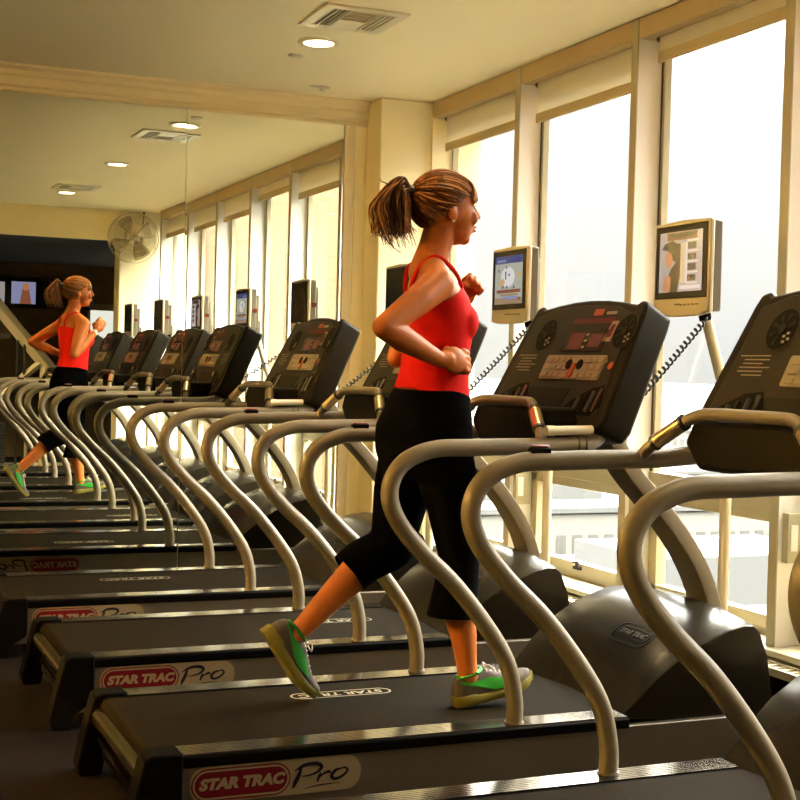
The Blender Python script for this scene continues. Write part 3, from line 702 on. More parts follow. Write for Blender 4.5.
def torso(mb, m, infl=0., z0=0, z1=9):
    rr = []
    for z, cx, a, w, tw in RINGS:
        if z < z0-.03 or z > z1+.03: continue
        t = math.radians(tw); ring = []
        for k in range(40):
            an = 2*PI*k/40; c, s = math.cos(an), math.sin(an)
            x = (a+infl)*math.copysign(abs(c)**.9, c); y = (w+infl)*math.copysign(abs(s)**.9, s)
            ring.append((cx+x*math.cos(t)+y*math.sin(t), 3.80-x*math.sin(t)+y*math.cos(t), z))
        rr.append(ring)
    mb.loft(rr, m)
    for s in (-1, 1):
        mb.ellipsoid((1.793+s*.016, 3.795+s*.062, 1.395), (.046+infl, .058+infl, .056+infl), m)
        mb.ellipsoid((1.652, 3.80+s*.075, 1.020), (.070+infl, .082+infl, .085+infl), m)
def chain(mb, pts, m):
    for (p, r), (q, r2) in zip(pts, pts[1:]): mb.capsule(p, r, q, r2, m)
LEG_R = [((1.705, 3.715, 1.030), .088), ((1.752, 3.706, .87), .073), ((1.778, 3.697, .685), .050)]
SHIN_R = [((1.778, 3.697, .685), .050), ((1.772, 3.694, .555), .053), ((1.795, 3.690, .45), .040), ((1.808, 3.69, .365), .031), ((1.815, 3.69, .325), .033)]
LEG_L = [((1.700, 3.885, 1.030), .090), ((1.668, 3.892, .87), .078), ((1.640, 3.895, .695), .056)]
SHIN_L = [((1.640, 3.895, .695), .056), ((1.535, 3.898, .632), .054), ((1.425, 3.90, .528), .040), ((1.352, 3.90, .456), .031), ((1.318, 3.90, .430), .033)]
B = MB(); SK = 'skin'
torso(B, SK)
chain(B, LEG_R, SK); chain(B, SHIN_R, SK); chain(B, LEG_L, SK); chain(B, SHIN_L, SK)
# neck, shoulders
chain(B, [((1.690, 3.80, 1.545), .056), ((1.715, 3.80, 1.62), .050), ((1.735, 3.80, 1.69), .050)], SK)
SHR, SHL = (1.660, 3.652, 1.500), (1.765, 3.955, 1.500)
chain(B, [((1.692, 3.785, 1.572), .040), ((1.672, 3.70, 1.528), .046), (SHR, .050)], SK)
chain(B, [((1.712, 3.815, 1.572), .040), ((1.745, 3.90, 1.528), .046), (SHL, .050)], SK)
ER, WR = Vector((1.458, 3.562, 1.366)), Vector((1.660, 3.622, 1.281))
chain(B, [(SHR, .050), ((1.585, 3.612, 1.450), .044), (tuple(ER), .034)], SK); chain(B, [(tuple(ER), .034), ((1.525, 3.582, 1.336), .0385), ((1.61, 3.607, 1.300), .029), (tuple(WR), .0225)], SK)
EL, WL = Vector((1.693, 4.02, 1.286)), Vector((1.850, 3.950, 1.452))
chain(B, [(SHL, .050), ((1.725, 3.99, 1.40), .043), (tuple(EL), .034)], SK); chain(B, [(tuple(EL), .034), ((1.745, 3.997, 1.340), .0385), ((1.81, 3.968, 1.41), .029), (tuple(WL), .0225)], SK)
def hand(W, d, n, m):
    """W wrist, d along the forearm, n palm normal; a loose fist, thumb upward"""
    d = d.normalized(); n = (n-d*n.dot(d)).normalized(); t = d.cross(n)
    if t.z < 0: t = -t
    c = W+d*.050
    B.ellipsoid(c, (.044, .0185, .041), m, 20, 12, Matrix((d, n, t)).transposed())
    B.capsule(W-d*.01, .0225, W+d*.028, .024, m)
    for i, (h, L) in enumerate(((.029, .92), (.0095, 1.), (-.010, .95), (-.028, .78))):
        k = c+d*.036+t*h
        a = k+(d*.80+n*.55)*.036*L; b2 = a+(n*.86-d*.42)*.027*L; e = b2+(-d*.95-n*.05)*.020*L
        B.capsule(k, .0098, a, .0092, m, 12); B.capsule(a, .0092, b2, .0084, m, 12); B.capsule(b2, .0084, e, .0078, m, 12)
    k = W+d*.022+t*.020+n*.006; a = k+(d*.62+t*.52+n*.45)*.036; b2 = a+(d*.72+n*.45-t*.22)*.032; e = b2+(d*.5+n*.65-t*.45)*.018
    B.capsule(k, .0125, a, .0108, m, 12); B.capsule(a, .0108, b2, .0098, m, 12); B.capsule(b2, .0098, e, .0088, m, 12)
hand(WR, Vector((.97, .13, -.02)), Vector((-.15, .95, -.25)), SK)
hand(WL, Vector((.55, -.25, .72)), Vector((-.2, -.95, -.15)), SK)
# head
HY = 3.80
B.ellipsoid((1.738, HY, 1.757), (.094, .075, .094), SK, 32, 20); B.ellipsoid((1.785, HY, 1.722), (.056, .060, .082), SK, 28, 18)
B.ellipsoid((1.752, HY, 1.767), (.086, .068, .086), SK, 28, 18)
B.ellipsoid((1.783, HY, 1.676), (.050, .050, .043), SK); B.ellipsoid((1.812, HY, 1.652), (.019, .024, .018), SK); B.ellipsoid((1.822, HY, 1.683), (.019, .026, .022), SK)
B.capsule((1.842, HY, 1.750), .008, (1.857, HY, 1.724), .0105, SK, 14); B.ellipsoid((1.848, HY, 1.719), (.012, .015, .008), SK)
B.ellipsoid((1.842, HY, 1.691), (.008, .020, .0065), SK); B.ellipsoid((1.840, HY, 1.679), (.008, .018, .0065), SK)
for s in (-1, 1):
    B.ellipsoid((1.822, HY+s*.034, 1.715), (.020, .020, .024), SK); B.capsule((1.832, HY+s*.016, 1.766), .008, (1.818, HY+s*.050, 1.764), .008, SK, 12)
    e = Matrix.Rotation(-.25, 3, 'Y')
    B.ellipsoid((1.736, HY+s*.074, 1.722), (.017, .009, .029), SK, 18, 12, e); B.ellipsoid((1.731, HY+s*.081, 1.733), (.009, .006, .014), SK, 14, 10, e)
body_me = fuse(B, 'person', .0042, 4)
person = bpy.data.objects.new('person', body_me); COL.objects.link(person)
tag(person, 'running woman in a red tank top and black capris with a ponytail', 'person')
# face details
q = MB()
for s in (-1, 1):
    q.ellipsoid((1.8255, HY+s*.030, 1.746), (.010, .0120, .0080), 'eye_white', 16, 10); q.ellipsoid((1.8330, HY+s*.030, 1.746), (.0045, .0058, .0058), 'iris', 12, 8)
    q.tube(catmull([(1.836, HY+s*.017, 1.752), (1.8375, HY+s*.030, 1.7550), (1.828, HY+s*.043, 1.750)], 4), .0016, 'hair_dark', 6)
q.obj('eyes', person, smooth=60)
q = MB()
for s in (-1, 1): q.tube(catmull([(1.843, HY+s*.012, 1.766), (1.842, HY+s*.03, 1.773), (1.826, HY+s*.052, 1.766)], 5), [.0026]*10+[.001], 'hair_dark', 6)
q.obj('eyebrows', person)
q = MB(); q.ellipsoid((1.8465, HY, 1.6905), (.0052, .0185, .0045), 'lips', 18, 10); q.ellipsoid((1.8445, HY, 1.6790), (.0058, .0165, .0052), 'lips', 18, 10); q.obj('lips', person, smooth=80)
for s in (-1, 1):
    q = MB(); q.ellipsoid((1.736, HY+s*.0845, 1.6965), (.0045, .0045, .0045), 'clip_grey', 12, 8); q.obj('earring', person, smooth=80)
# clothes
q = MB(); torso(q, 'top_red', .007)
def top_keep(p):
    t = math.radians(12); dx, dy = p.x-1.728, p.y-3.80
    fx = dx*math.cos(t)-dy*math.sin(t); fy = dx*math.sin(t)+dy*math.cos(t); c = fx/.10; w = abs(fy)/.14
    zm = 1.450+.085*max(0, min(1, c))+.035*max(0, min(1, -c)) - .03*max(0, 1-w*1.6)*(c > 0)
    return p.z < zm and p.z > 1.166-.26*(p.x-1.72)
me = fuse(q, 'tank_top', .0052, 5, top_keep); o = bpy.data.objects.new('tank_top', me); COL.objects.link(o); o.parent = person
sd = o.modifiers.new('thick', 'SOLIDIFY'); sd.thickness = .003
q = MB()
for s in (-1, 1):
    pts = [(1.800+s*.02, 3.80+s*.074, 1.470), (1.782+s*.02, 3.80+s*.084, 1.520), (1.748+s*.018, 3.80+s*.086, 1.559), (1.700+s*.015, 3.80+s*.083, 1.5875), (1.654+s*.01, 3.80+s*.076, 1.566), (1.634+s*.012, 3.80+s*.062, 1.520), (1.630+s*.012, 3.80+s*.045, 1.465)]
    q.tube(catmull(pts, 6), .0075, 'top_red', 10, scale=(.55, .9))
st = q.obj('shoulder_strap', o, smooth=60)
q = MB(); torso(q, 'capri_black', .009, 0, 1.20)
def hem_r(k): return Vector((1.772, 3.694, .50))
chain(q, [(p, r+.012) for p, r in LEG_R], 'capri_black'); chain(q, [((1.778, 3.697, .685), .062), ((1.768, 3.694, .59), .070), ((1.758, 3.692, .50), .082), ((1.757, 3.692, .45), .084)], 'capri_black')
chain(q, [(p, r+.012) for p, r in LEG_L], 'capri_black'); chain(q, [((1.640, 3.895, .697), .071), ((1.545, 3.898, .655), .070), ((1.44, 3.90, .568), .068)], 'capri_black')
HN = (Vector((1.425, 3.90, .528))-Vector((1.640, 3.895, .695))).normalized(); HP = Vector((1.505, 3.9, .612))
def capri_keep(p):
    if p.z > 1.192-.26*(p.x-1.72): return False
    if p.y < 3.80 and p.z < .80: return p.z > .515
    if p.z < .80: return (p-HP).dot(HN) < 0
    return True
me = fuse(q, 'capri_leggings', .0055, 5, capri_keep); o = bpy.data.objects.new('capri_leggings', me); COL.objects.link(o); o.parent = person
sd = o.modifiers.new('thick', 'SOLIDIFY'); sd.thickness = .003
# watch on the forward wrist
q = MB(); d = (WL-Vector((1.81, 3.968, 1.41))).normalized(); c = WL-d*.012
q.tube([c-d*.010, c+d*.010], .0255, 'clip_grey', 18); n = Vector((.15, .9, .3)); n = (n-d*n.dot(d)).normalized(); q.ellipsoid(c+n*.025, (.014, .014, .014), 'white_enamel', 14, 8)
q.obj('watch', person)
# hair
HC = Vector((1.735, HY, 1.760)); HR = Vector((.106, .087, .097)); TIE = Vector((-.90, 0, .24)).normalized()
def hdir(az, pol):
    """direction at polar angle pol from the tie, az 0 over the crown, +-180 under the nape"""
    up = (Vector((0, 0, 1))-TIE*TIE.z).normalized(); sd = TIE.cross(up)
    return TIE*math.cos(pol)+(up*math.cos(az)+sd*math.sin(az))*math.sin(pol)
def hlim(az):
    a = abs(math.degrees(az)); pts = [(0, 147), (25, 145), (45, 138), (62, 126), (80, 114), (100, 100), (120, 88), (150, 76), (180, 72)]
    for (a0, v0), (a1, v1) in zip(pts, pts[1:]):
        if a <= a1: return math.radians(v0+(v1-v0)*(a-a0)/(a1-a0))
    return math.radians(54)
def hpt(az, pol, off=0.):
    d = hdir(az, pol); return HC+Vector((d.x*(HR.x+off), d.y*(HR.y+off), d.z*(HR.z+off)))
h = MB(); NA, NP = 64, 20
vs = [hpt(2*PI*i/NA-PI, hlim(2*PI*i/NA-PI)*j/NP, -.011*max(0, j/NP-.75)/.25) for i in range(NA) for j in range(NP+1)]
vs += [hpt(2*PI*i/NA-PI, hlim(2*PI*i/NA-PI)*j/NP, -.016) for i in range(NA) for j in range(NP+1)]
o2 = NA*(NP+1); fs = []
for i in range(NA):
    i2 = (i+1) % NA
    for j in range(NP):
        fs.append((i*(NP+1)+j, i2*(NP+1)+j, i2*(NP+1)+j+1, i*(NP+1)+j+1)); fs.append((o2+i*(NP+1)+j, o2+i*(NP+1)+j+1, o2+i2*(NP+1)+j+1, o2+i2*(NP+1)+j))
    fs.append((i*(NP+1)+NP, i2*(NP+1)+NP, o2+i2*(NP+1)+NP, o2+i*(NP+1)+NP))
h.add(vs, fs, 'hair_mid')
rnd = random.Random(3)
for k in range(430):
    az = rnd.uniform(-PI, PI); L = hlim(az)*rnd.uniform(.9, 1.01); da = rnd.uniform(-.16, .16); off = rnd.uniform(-.001, .0035); p0 = rnd.uniform(.03, .35)
    pts = [hpt(az+da*math.sin(PI*t), L*(p0+(1-p0)*t), off*math.sin(PI*min(1, t*1.05))) for t in [i/11 for i in range(12)]]
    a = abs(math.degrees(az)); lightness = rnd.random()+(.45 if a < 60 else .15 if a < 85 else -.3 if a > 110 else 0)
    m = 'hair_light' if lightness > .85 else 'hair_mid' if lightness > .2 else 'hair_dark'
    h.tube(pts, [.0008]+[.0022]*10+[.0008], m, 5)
# fringe swept to both sides of the forehead
for k in range(120):
    s = -1 if k % 5 else 1; az1 = s*math.radians(rnd.uniform(38, 72)); az0 = math.radians(rnd.uniform(-22, 18)); q0, q1 = math.radians(rnd.uniform(96, 116)), math.radians(rnd.uniform(126, 150)); of = rnd.uniform(.002, .007)
    pts = []
    for i in range(13):
        t = i/12; az = az0+(az1-az0)*t**1.5; pol = q0+(q1-q0)*math.sin(PI/2*t)
        pts.append(hpt(az, pol, of*math.sin(PI*min(1, t*.9))+.001))
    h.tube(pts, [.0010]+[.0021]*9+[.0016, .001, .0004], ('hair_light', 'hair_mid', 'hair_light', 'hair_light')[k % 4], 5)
h.obj('hair', person, smooth=60)
q = MB(); TP = hpt(0, 0, .004)
q.tube([TP+Vector((.008, 0, -.002)), TP+Vector((-.010, 0, .002))], .0185, 'cord_black', 18); q.obj('hair_tie', person)
q = MB()
for k in range(230):
    a = rnd.uniform(0, 2*PI); r = .013*math.sqrt(rnd.random()); p0 = TP+Vector((0, math.cos(a)*r, math.sin(a)*r))
    u, v = rnd.gauss(0, 1), rnd.random()
    u = max(-1.6, min(1.6, u))
    p1 = p0+Vector((-.030-.012*v, u*.012, .016+.014*rnd.random()-.02*(v < .3)))
    ex = 1.622-.098*v; p2 = Vector((ex-.012, HY+u*.026, 1.752-.02*v+.014*rnd.random())); p3 = Vector((ex-.012+.016*rnd.random(), HY+u*.032, 1.700-.02*rnd.random()))
    p4 = Vector((ex+.010*rnd.gauss(0, 1), HY+u*.034, 1.668-.026*rnd.random()))
    if k % 9 == 0: p4 = Vector((ex+.02, HY+u*.03, 1.635-.02*rnd.random()))
    P = catmull([p0, p1, p2, p3, p4], 5); n = len(P)
    q.tube(P, [.0030*(1-.75*(i/(n-1))**2)+.0003 for i in range(n)], ('hair_mid', 'hair_dark', 'hair_mid', 'hair_light', 'hair_dark')[k % 5], 5)
for pts in ([(1.55, 1.74), (1.545, 1.66), (1.565, 1.625), (1.598, 1.596)], [(1.56, 1.73), (1.555, 1.66), (1.575, 1.62), (1.604, 1.600)], [(1.54, 1.74), (1.542, 1.67), (1.556, 1.63), (1.585, 1.606)], [(1.62, 1.70), (1.600, 1.672), (1.612, 1.666), (1.650, 1.672)], [(1.57, 1.785), (1.552, 1.80), (1.538, 1.812), (1.532, 1.818)], [(1.60, 1.74), (1.602, 1.69), (1.592, 1.655), (1.588, 1.638)]):
    P = catmull([(a, HY+rnd.uniform(-.015, .015), c) for a, c in pts], 6); n = len(P); q.tube(P, [.0026*(1-.8*i/n) for i in range(n)], 'hair_dark', 5)
q.obj('ponytail', person, smooth=60)
# shoes
def shoe(M, name):
    X = [0, .008, .03, .06, .09, .12, .155, .19, .22, .243, .256]; Wd = [.016, .026, .032, .034, .035, .038, .043, .0455, .042, .030, .014]; Hh = [.062, .080, .094, .096, .092, .086, .072, .058, .050, .044, .034]
    def it(A, x):
        x = max(X[0], min(X[-1], x))
        for i in range(len(X)-1):
            if x <= X[i+1]: t = (x-X[i])/(X[i+1]-X[i]); return A[i]+(A[i+1]-A[i])*t
    def sp(x): return .020*max(0, (x-.17)/.086)**2
    def sy(x, z):
        h = it(Hh, x); t = max(0, min(1, (z-.022)/(h-.022))); return it(Wd, x)*max(0, 1-t**2.4)**.5
    up = MB(); rings = []
    for x in [X[0]+(X[-1]-X[0])*i/26 for i in range(27)]:
        w, hh, s0 = it(Wd, x), it(Hh, x), sp(x); ring = []
        for k in range(13):
            a = PI*k/12; c, s = math.cos(a), math.sin(a)
            ring.append(M @ Vector((x, w*math.copysign(abs(c)**.7, c), s0+.020+(hh-.020)*abs(s)**.85)))
        ring += [M @ Vector((x, -w*.8, s0+.016)), M @ Vector((x, w*.8, s0+.016))]
        rings.append(ring)
    up.loft(rings, 'shoe_grey'); so = up.obj(name, person, smooth=60)
    sl = MB(); rings = []
    for x in [-.004+.266*i/26 for i in range(27)]:
        w, s0 = it(Wd, x)+.0045, sp(max(0, x)); t = .027+.006*(x < .06)
        rings.append([M @ Vector((x, a*w, s0+c)) for a, c in ((.93, 0), (1, .008), (1, t-.005), (.93, t), (-.93, t), (-1, t-.005), (-1, .008), (-.93, 0))])
    sl.loft(rings, 'shoe_sole'); sl.obj('sole', so, smooth=40)
    g = MB()
    for s in (-1, 1):
        vs = []; n = 22
        for i in range(n+1):
            t = i/n; x = .018+.165*t; zc = .074-.034*t**.8; hw = .004+.0155*math.sin(PI*min(1, t**1.6))**1.5*(1-.15*t)
            for e in (-1, 0, 1): z = zc+hw*e; vs.append(M @ Vector((x, s*(sy(x, z)+.0028), sp(x)+z)))
        fs = [(3*i+j, 3*i+j+1, 3*i+4+j, 3*i+3+j) for i in range(n) for j in (0, 1)]
        g.add(vs, fs, 'shoe_green')
    g.tube([M @ Vector((.02+.05*(1-math.cos(a)), .033*math.sin(a), .093)) for a in [-PI/2+PI*2*i/20 for i in range(21)]][:1]+[M @ Vector((.060+.040*math.cos(2*PI*i/20), .031*math.sin(2*PI*i/20), .090+.004*math.cos(2*PI*i/20))) for i in range(21)], .0045, 'shoe_green', 8)
    g.obj('side_stripe', so, smooth=60)
    l = MB()
    for i in range(6):
        x = .115+i*.015; h = it(Hh, x)+sp(x); w = .018
        l.tube(catmull([M @ Vector((x-.005, -w, h-.005)), M @ Vector((x, 0, h+.003)), M @ Vector((x+.006, w, h-.005))], 4), .0026, 'shoe_lace', 6)
    for s in (-1, 1): l.tube(catmull([M @ Vector((.112, 0, .094)), M @ Vector((.118, s*.018, .104)), M @ Vector((.132, s*.026, .090)), M @ Vector((.116, s*.006, .094))], 5), .0022, 'shoe_lace', 6)
    l.obj('laces', so, smooth=60)
a = math.radians(11)
shoe(Matrix.Translation((1.775, 3.69, .238)) @ Matrix(((math.cos(a), 0, -math.sin(a), 0), (0, 1, 0, 0), (math.sin(a), 0, math.cos(a), 0), (0, 0, 0, 1))), 'shoe')
fv = Vector((.545, -.02, -.838)).normalized(); uv = Vector((.838, 0, .545)).normalized(); sv = uv.cross(fv)
shoe(Matrix.Translation((1.228, 3.90, .452)) @ Matrix(((fv.x, sv.x, uv.x, 0), (fv.y, sv.y, uv.y, 0), (fv.z, sv.z, uv.z, 0), (0, 0, 0, 1))), 'shoe')
person.location = (0, 0, 0)

# ------------------------------------------------------------------ things seen in the mirror behind the camera
fan = thing('wall_fan', 'round wire-caged wall fan mounted high on the end pillar, seen in the mirror', 'fan', (2.79, EY, 2.425)); FZ = .16
q = MB(); q.box(-.05, .05, 0, .02, -.08, .08, 'white_enamel'); q.tube([(0, .01, 0), (0, .08, 0)], .02, 'fan_chrome', 12); q.box(.10, .24, .0, .10, -.09, .03, 'pillar_paint'); q.obj('wall_bracket', fan, bevel=.004)
q = MB(); q.lathe([(.05, .07), (.065, .075), (.065, .13), (.03, .14)], (0, 0, 0), 'fan_chrome', 24, 'y'); q.obj('motor', fan)
for k in range(4):
    q = MB(); a0 = 2*PI*k/4+.5; vs = []
    for i in range(7):
        r = .03+.185*i/6; wd = .35+.25*math.sin(PI*i/6*.8)
        for j in range(5):
            t = j/4-.5; a = a0+t*wd*1.5; vs.append((math.cos(a)*r, FZ+t*.07, math.sin(a)*r))
    q.add(vs, [(i*5+j, i*5+j+1, i*5+6+j, i*5+5+j) for i in range(6) for j in range(4)], 'fan_blade'); bo = q.obj('fan_blade', fan, smooth=60)
    bo.modifiers.new('thick', 'SOLIDIFY').thickness = .002
q = MB(); q.lathe([(.03, .145), (.034, .18), (.0, .19)], (0, 0, 0), 'fan_blade', 20, 'y'); q.obj('hub', fan)
q = MB()
def ringt(r, y, rad): q.tube([(math.cos(2*PI*i/48)*r, y, math.sin(2*PI*i/48)*r) for i in range(49)], rad, 'fan_chrome', 6, caps=False)
for r, y in ((.245, .16), (.240, .20), (.20, .225), (.14, .24), (.08, .245), (.240, .10), (.16, .075)): ringt(r, y, .0022 if r < .245 else .005)
for k in range(36):
    a = 2*PI*k/36; q.tube([(math.cos(a)*r, y, math.sin(a)*r) for r, y in ((.03, .247), (.14, .242), (.215, .222), (.242, .19), (.243, .12), (.20, .085), (.06, .072))], .0013, 'fan_chrome', 4)
q.obj('wire_cage', fan, smooth=60)
q = MB(); q.tube([(.11, .03, .05), (.125, .03, .255)], .0045, 'vent_dark', 8); q.ellipsoid((.125, .03, .262), (.010, .010, .012), 'vent_dark', 10, 8); q.obj('stay_rod', fan)

def wall_tv(x0, x1, label, on):
    r = thing('wall_television', label, 'television', ((x0+x1)/2, -3.33, 2.03), 'televisions on the dark wall'); w = (x1-x0)/2
    q = MB(); q.box(-w, w, -.02, .05, -.195, .19, 'tv_bezel'); q.obj('cabinet', r, bevel=.006)
    q = MB(); q.box(-w+.03, w-.03, .05, .052, -.16, .16, 'tv_off')
    if on:
        q.box(-w+.08, -.02, .052, .053, -.14, .12, 'px_lav'); q.box(-w+.13, -.10, .053, .054, -.14, .08, 'px_dark'); q.box(-w+.16, -.17, .054, .055, -.12, .10, 'px_white')
        q.box(.06, w-.06, .052, .053, -.14, .13, 'px_blue'); q.add([(.16, .054, -.14), (.30, .054, -.14), (.27, .054, .04), (.19, .054, .04)], [(0, 1, 2, 3)], 'px_rust')
        q.add([(.23+math.cos(2*PI*i/14)*.04, .0545, .07+math.sin(2*PI*i/14)*.05) for i in range(14)], [list(range(14))], 'px_skin')
    q.obj('screen', r, smooth=0)
    q = MB(); q.box(-.12, .12, -.06, -.02, -.10, .10, 'tv_back'); q.obj('wall_mount', r)
wall_tv(1.70, 2.52, 'black television lit with two pictures on the dark wall, seen in the mirror', True)
wall_tv(2.56, 3.12, 'black unlit television behind the head of the runner\'s reflection', False)
root = bpy.data.objects.new('window_7', None); COL.objects.link(root); root.location = (3.56, -3.47, .9); tag(root, 'small bright window in the dark back wall', None, None, 'structure')
q = MB()
for bx in ((-.44, -.40, 0, 1.03), (.40, .44, 0, 1.03), (-.44, .44, 0, .04), (-.44, .44, .95, 1.03)): q.box(bx[0], bx[1], -.03, .05, bx[2], bx[3], 'frame_paint')
q.obj('window_frame', root, bevel=.003)
q = MB(); q.box(-.40, .40, -.003, .003, .04, .95, 'window_glass'); q.obj('window_pane', root, smooth=0)

wm = thing('weight_machine', 'cream framed weight machine with a slanted beam in the dark back area', 'exercise machine', (2.0, -1.2, 0))
def beam(pts, w, m, name):
    q = MB(); q.tube(catmull(pts, 4), w, m, 4, up=(0, 1, 0)); return q.obj(name, wm, smooth=20, bevel=.006)
beam([(-.62, 0, 2.25), (-.24, 0, 1.79), (.34, 0, 1.10)], .075, 'white_enamel', 'slanted_beam')
beam([(.27, 0, .02), (.27, 0, .6), (.27, 0, 1.20)], .052, 'white_enamel', 'front_post')
beam([(-.22, 0, .78), (.0, 0, .99), (.26, 0, 1.21)], .042, 'white_enamel', 'brace')
beam([(-.70, 0, .045), (0, 0, .045), (.62, 0, .045)], .055, 'white_enamel', 'base_rail')
beam([(-.62, 0, .05), (-.62, 0, 1.2), (-.62, 0, 2.25)], .055, 'white_enamel', 'rear_post')
beam([(.30, -.30, .045), (.30, 0, .045), (.30, .30, .045)], .045, 'white_enamel', 'foot_bar')
for x in (-.02, .055):
    q = MB(); q.tube([(x, .02, .08), (x, .02, 1.42)], .014, 'pad_black', 10); q.obj('guide_rod', wm)
q = MB()
for k in range(12): q.box(-.46, -.14, -.12, .12, .10+k*.036, .132+k*.036, 'pad_black')
q.box(-.24, -.10, -.06, .06, 1.44, 1.49, 'pad_black'); q.obj('weight_plate_block', wm, bevel=.003)
for x in (-.36, -.24):
    q = MB(); q.tube([(x, 0, .1), (x, 0, 1.44)], .010, 'chrome', 10); q.obj('guide_rod', wm)
q = MB(); q.box(-.06, .22, -.14, .14, .48, .55, 'pad_black'); q.tube([(.08, 0, .05), (.08, 0, .48)], .03, 'white_enamel', 12); q.obj('seat_pad', wm, bevel=.02)

# ------------------------------------------------------------------ outside the windows
q = MB(); q.box(3.34, 14, .30, .40, -16, 12, 'brick_face'); q.box(13.9, 14, -4, .30, -16, 12, 'brick_face'); structure(q, 'wall_wing', 'orange brick wing outside the windows, seen through them in the mirror', smooth=0)
q = MB(); q.box(-400, 3000, -600, 4500, -26.2, -26, 'ground_city'); structure(q, 'ground', 'pale hazy city ground far below the windows', smooth=0)
q = MB(); rings = []
for i in range(41):
    a = i/40; x = -900+5200*a; h = 26+14*math.sin(a*9)+9*math.sin(a*23+1)
    y = 1300
    rings.append([(x, y, -26), (x, y+350, -26+h*.35), (x, y+900, -26+h*.52), (x, y+900, -40)])
q.loft(rings, 'hill_blue'); tag(q.obj('distant_hills', smooth=60), 'bluish line of distant hills on the horizon through the windows', None, None, 'structure')
BLD = []
def building(x, y, w, d, top, label, fm, rows, cols, roof='roof_white'):
    BLD.append((x, y, w, d))
    r = thing('city_building', label, 'building', (x, y, -26), 'city buildings below the windows'); hh = top+26
    q = MB(); q.box(-w/2, w/2, -d/2, d/2, 0, hh, fm); q.obj('wall', r, smooth=0)
    q = MB(); q.box(-w/2-.3, w/2+.3, -d/2-.3, d/2+.3, hh, hh+.5, roof); q.box(-w*.2, w*.15, -d*.2, d*.1, hh+.5, hh+2.4, roof); q.obj('roof', r, smooth=0)
    for face in (0, 1):
        q = MB(); L = w if face == 0 else d
        for i in range(cols):
            for j in range(rows):
                u = -L/2+L*(i+.5)/cols; z = hh-1.5-(j+.5)*3.2
                if z < 1: continue
                if face == 0: q.box(u-L/cols*.3, u+L/cols*.3, -d/2-.06, -d/2, z-.9, z+.9, 'facade_grey')
                else: q.box(-w/2-.06, -w/2, u-L/cols*.3, u+L/cols*.3, z-.9, z+.9, 'facade_grey')
        q.obj('window_grid', r, smooth=0)
building(34, 47, 26, 20, -8.0, 'pale low building seen through the lower panes beside the nearest window fin', 'facade_pale', 5, 22)
building(70, 130, 44, 26, -12.5, 'pale building with grey windows seen through the lower panes of the second bay', 'facade_pale', 4, 24)
building(14, 62, 10, 24, -11.5, 'tan building seen through the lower panes next to the pillar', 'facade_tan', 4, 12)
building(150, 210, 70, 40, -15, 'white flat-roofed hall beyond the low buildings', 'roof_white', 3, 14)
building(95, 330, 90, 40, -15, 'pale long block near the horizon through the second bay', 'facade_tan', 3, 16)
building(260, 330, 80, 50, -14, 'pale long block near the horizon through the third bay', 'facade_pale', 3, 14)
rnd = random.Random(5)
q = MB()
for k in range(70):
    d = rnd.uniform(60, 420); a = rnd.uniform(.30, .75); x, y = math.sin(a)*d, math.cos(a)*d; r = rnd.uniform(2.5, 6)
    
    if any(abs(x-bx) < bw/2+r+2 and abs(y-by) < bd/2+r+2 for bx, by, bw, bd in BLD): continue
    q.ellipsoid((x, y, -26+r*.9), (r, r, r*1.05), 'tree_green', 10, 7)
tag(q.obj('tree_foliage', smooth=60), 'hazy dark trees between the city buildings', None, None, 'stuff')

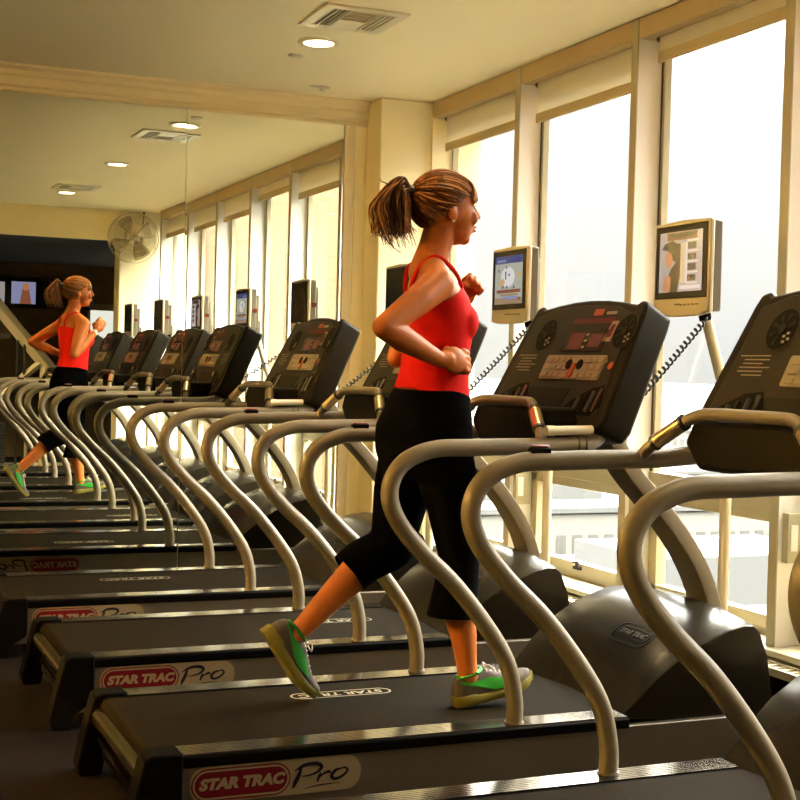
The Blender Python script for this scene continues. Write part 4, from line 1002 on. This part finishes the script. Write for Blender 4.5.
# ------------------------------------------------------------------ sky, portals, camera
w = bpy.data.worlds.new('overcast'); SC.world = w; w.use_nodes = True
nt = w.node_tree; nt.nodes.clear()
ou = nt.nodes.new('ShaderNodeOutputWorld'); bg = nt.nodes.new('ShaderNodeBackground'); tc = nt.nodes.new('ShaderNodeTexCoord'); sx = nt.nodes.new('ShaderNodeSeparateXYZ')
cr = nt.nodes.new('ShaderNodeValToRGB'); e = cr.color_ramp.elements
while len(e) < 5: e.new(.5)
for k, (p, g, c) in enumerate(((0., .0096, (1., .985, .94)), (.19, .0140, (1., .985, .95)), (.28, .10, (1., .985, .94)), (.46, .56, (1., .98, .92)), (.85, 1., (1., .98, .90)))):
    e[k].position = p; e[k].color = (c[0]*g, c[1]*g, c[2]*g, 1)
nt.links.new(tc.outputs['Generated'], sx.inputs[0]); nt.links.new(sx.outputs['Z'], cr.inputs['Fac']); nt.links.new(cr.outputs['Color'], bg.inputs['Color']); bg.inputs['Strength'].default_value = 28.
nt.links.new(bg.outputs[0], ou.inputs['Surface'])
def portal(x, y, z, sx_, sz_, rot):
    la = bpy.data.lights.new('window_portal', 'AREA'); la.shape = 'RECTANGLE'; la.size = sx_; la.size_y = sz_; la.cycles.is_portal = True
    o = bpy.data.objects.new('window_portal', la); COL.objects.link(o); o.location = (x, y, z); o.rotation_euler = rot; o['kind'] = 'helper'
portal(3.33, 3.7, 1.46, 2.4, 6.3, (0, PI/2, 0))
portal(3.56, -3.6, 1.4, .9, 1.1, (PI/2, 0, 0))
YAW, PIT, ROL, FPX = .40154355, -.02284798, .02640889, 1366.478
fw = Vector((math.sin(YAW)*math.cos(PIT), math.cos(YAW)*math.cos(PIT), math.sin(PIT))); rt = Vector((math.cos(YAW), -math.sin(YAW), 0)); up = rt.cross(fw)
r2 = rt*math.cos(ROL)+up*math.sin(ROL); u2 = -rt*math.sin(ROL)+up*math.cos(ROL)
cam = bpy.data.cameras.new('camera'); cam.sensor_width = 36; cam.sensor_fit = 'HORIZONTAL'; cam.lens = FPX/800*36; cam.clip_start = .05; cam.clip_end = 8000
co = bpy.data.objects.new('camera', cam); COL.objects.link(co)
co.matrix_world = Matrix(((r2.x, u2.x, -fw.x, 0), (r2.y, u2.y, -fw.y, 0), (r2.z, u2.z, -fw.z, 1.25), (0, 0, 0, 1)))
SC.camera = co
vs_ = SC.view_settings; vs_.view_transform = 'Standard'; vs_.look = 'None'; vs_.gamma = 1.; vs_.exposure = 1.75; vs_.use_curve_mapping = False
try:
    SC.cycles.max_bounces = 12; SC.cycles.diffuse_bounces = 6; SC.cycles.glossy_bounces = 6; SC.cycles.transparent_max_bounces = 16; SC.cycles.sample_clamp_indirect = 8.
    SC.cycles.caustics_reflective = False; SC.cycles.caustics_refractive = False; SC.cycles.use_denoising = True
except Exception: pass
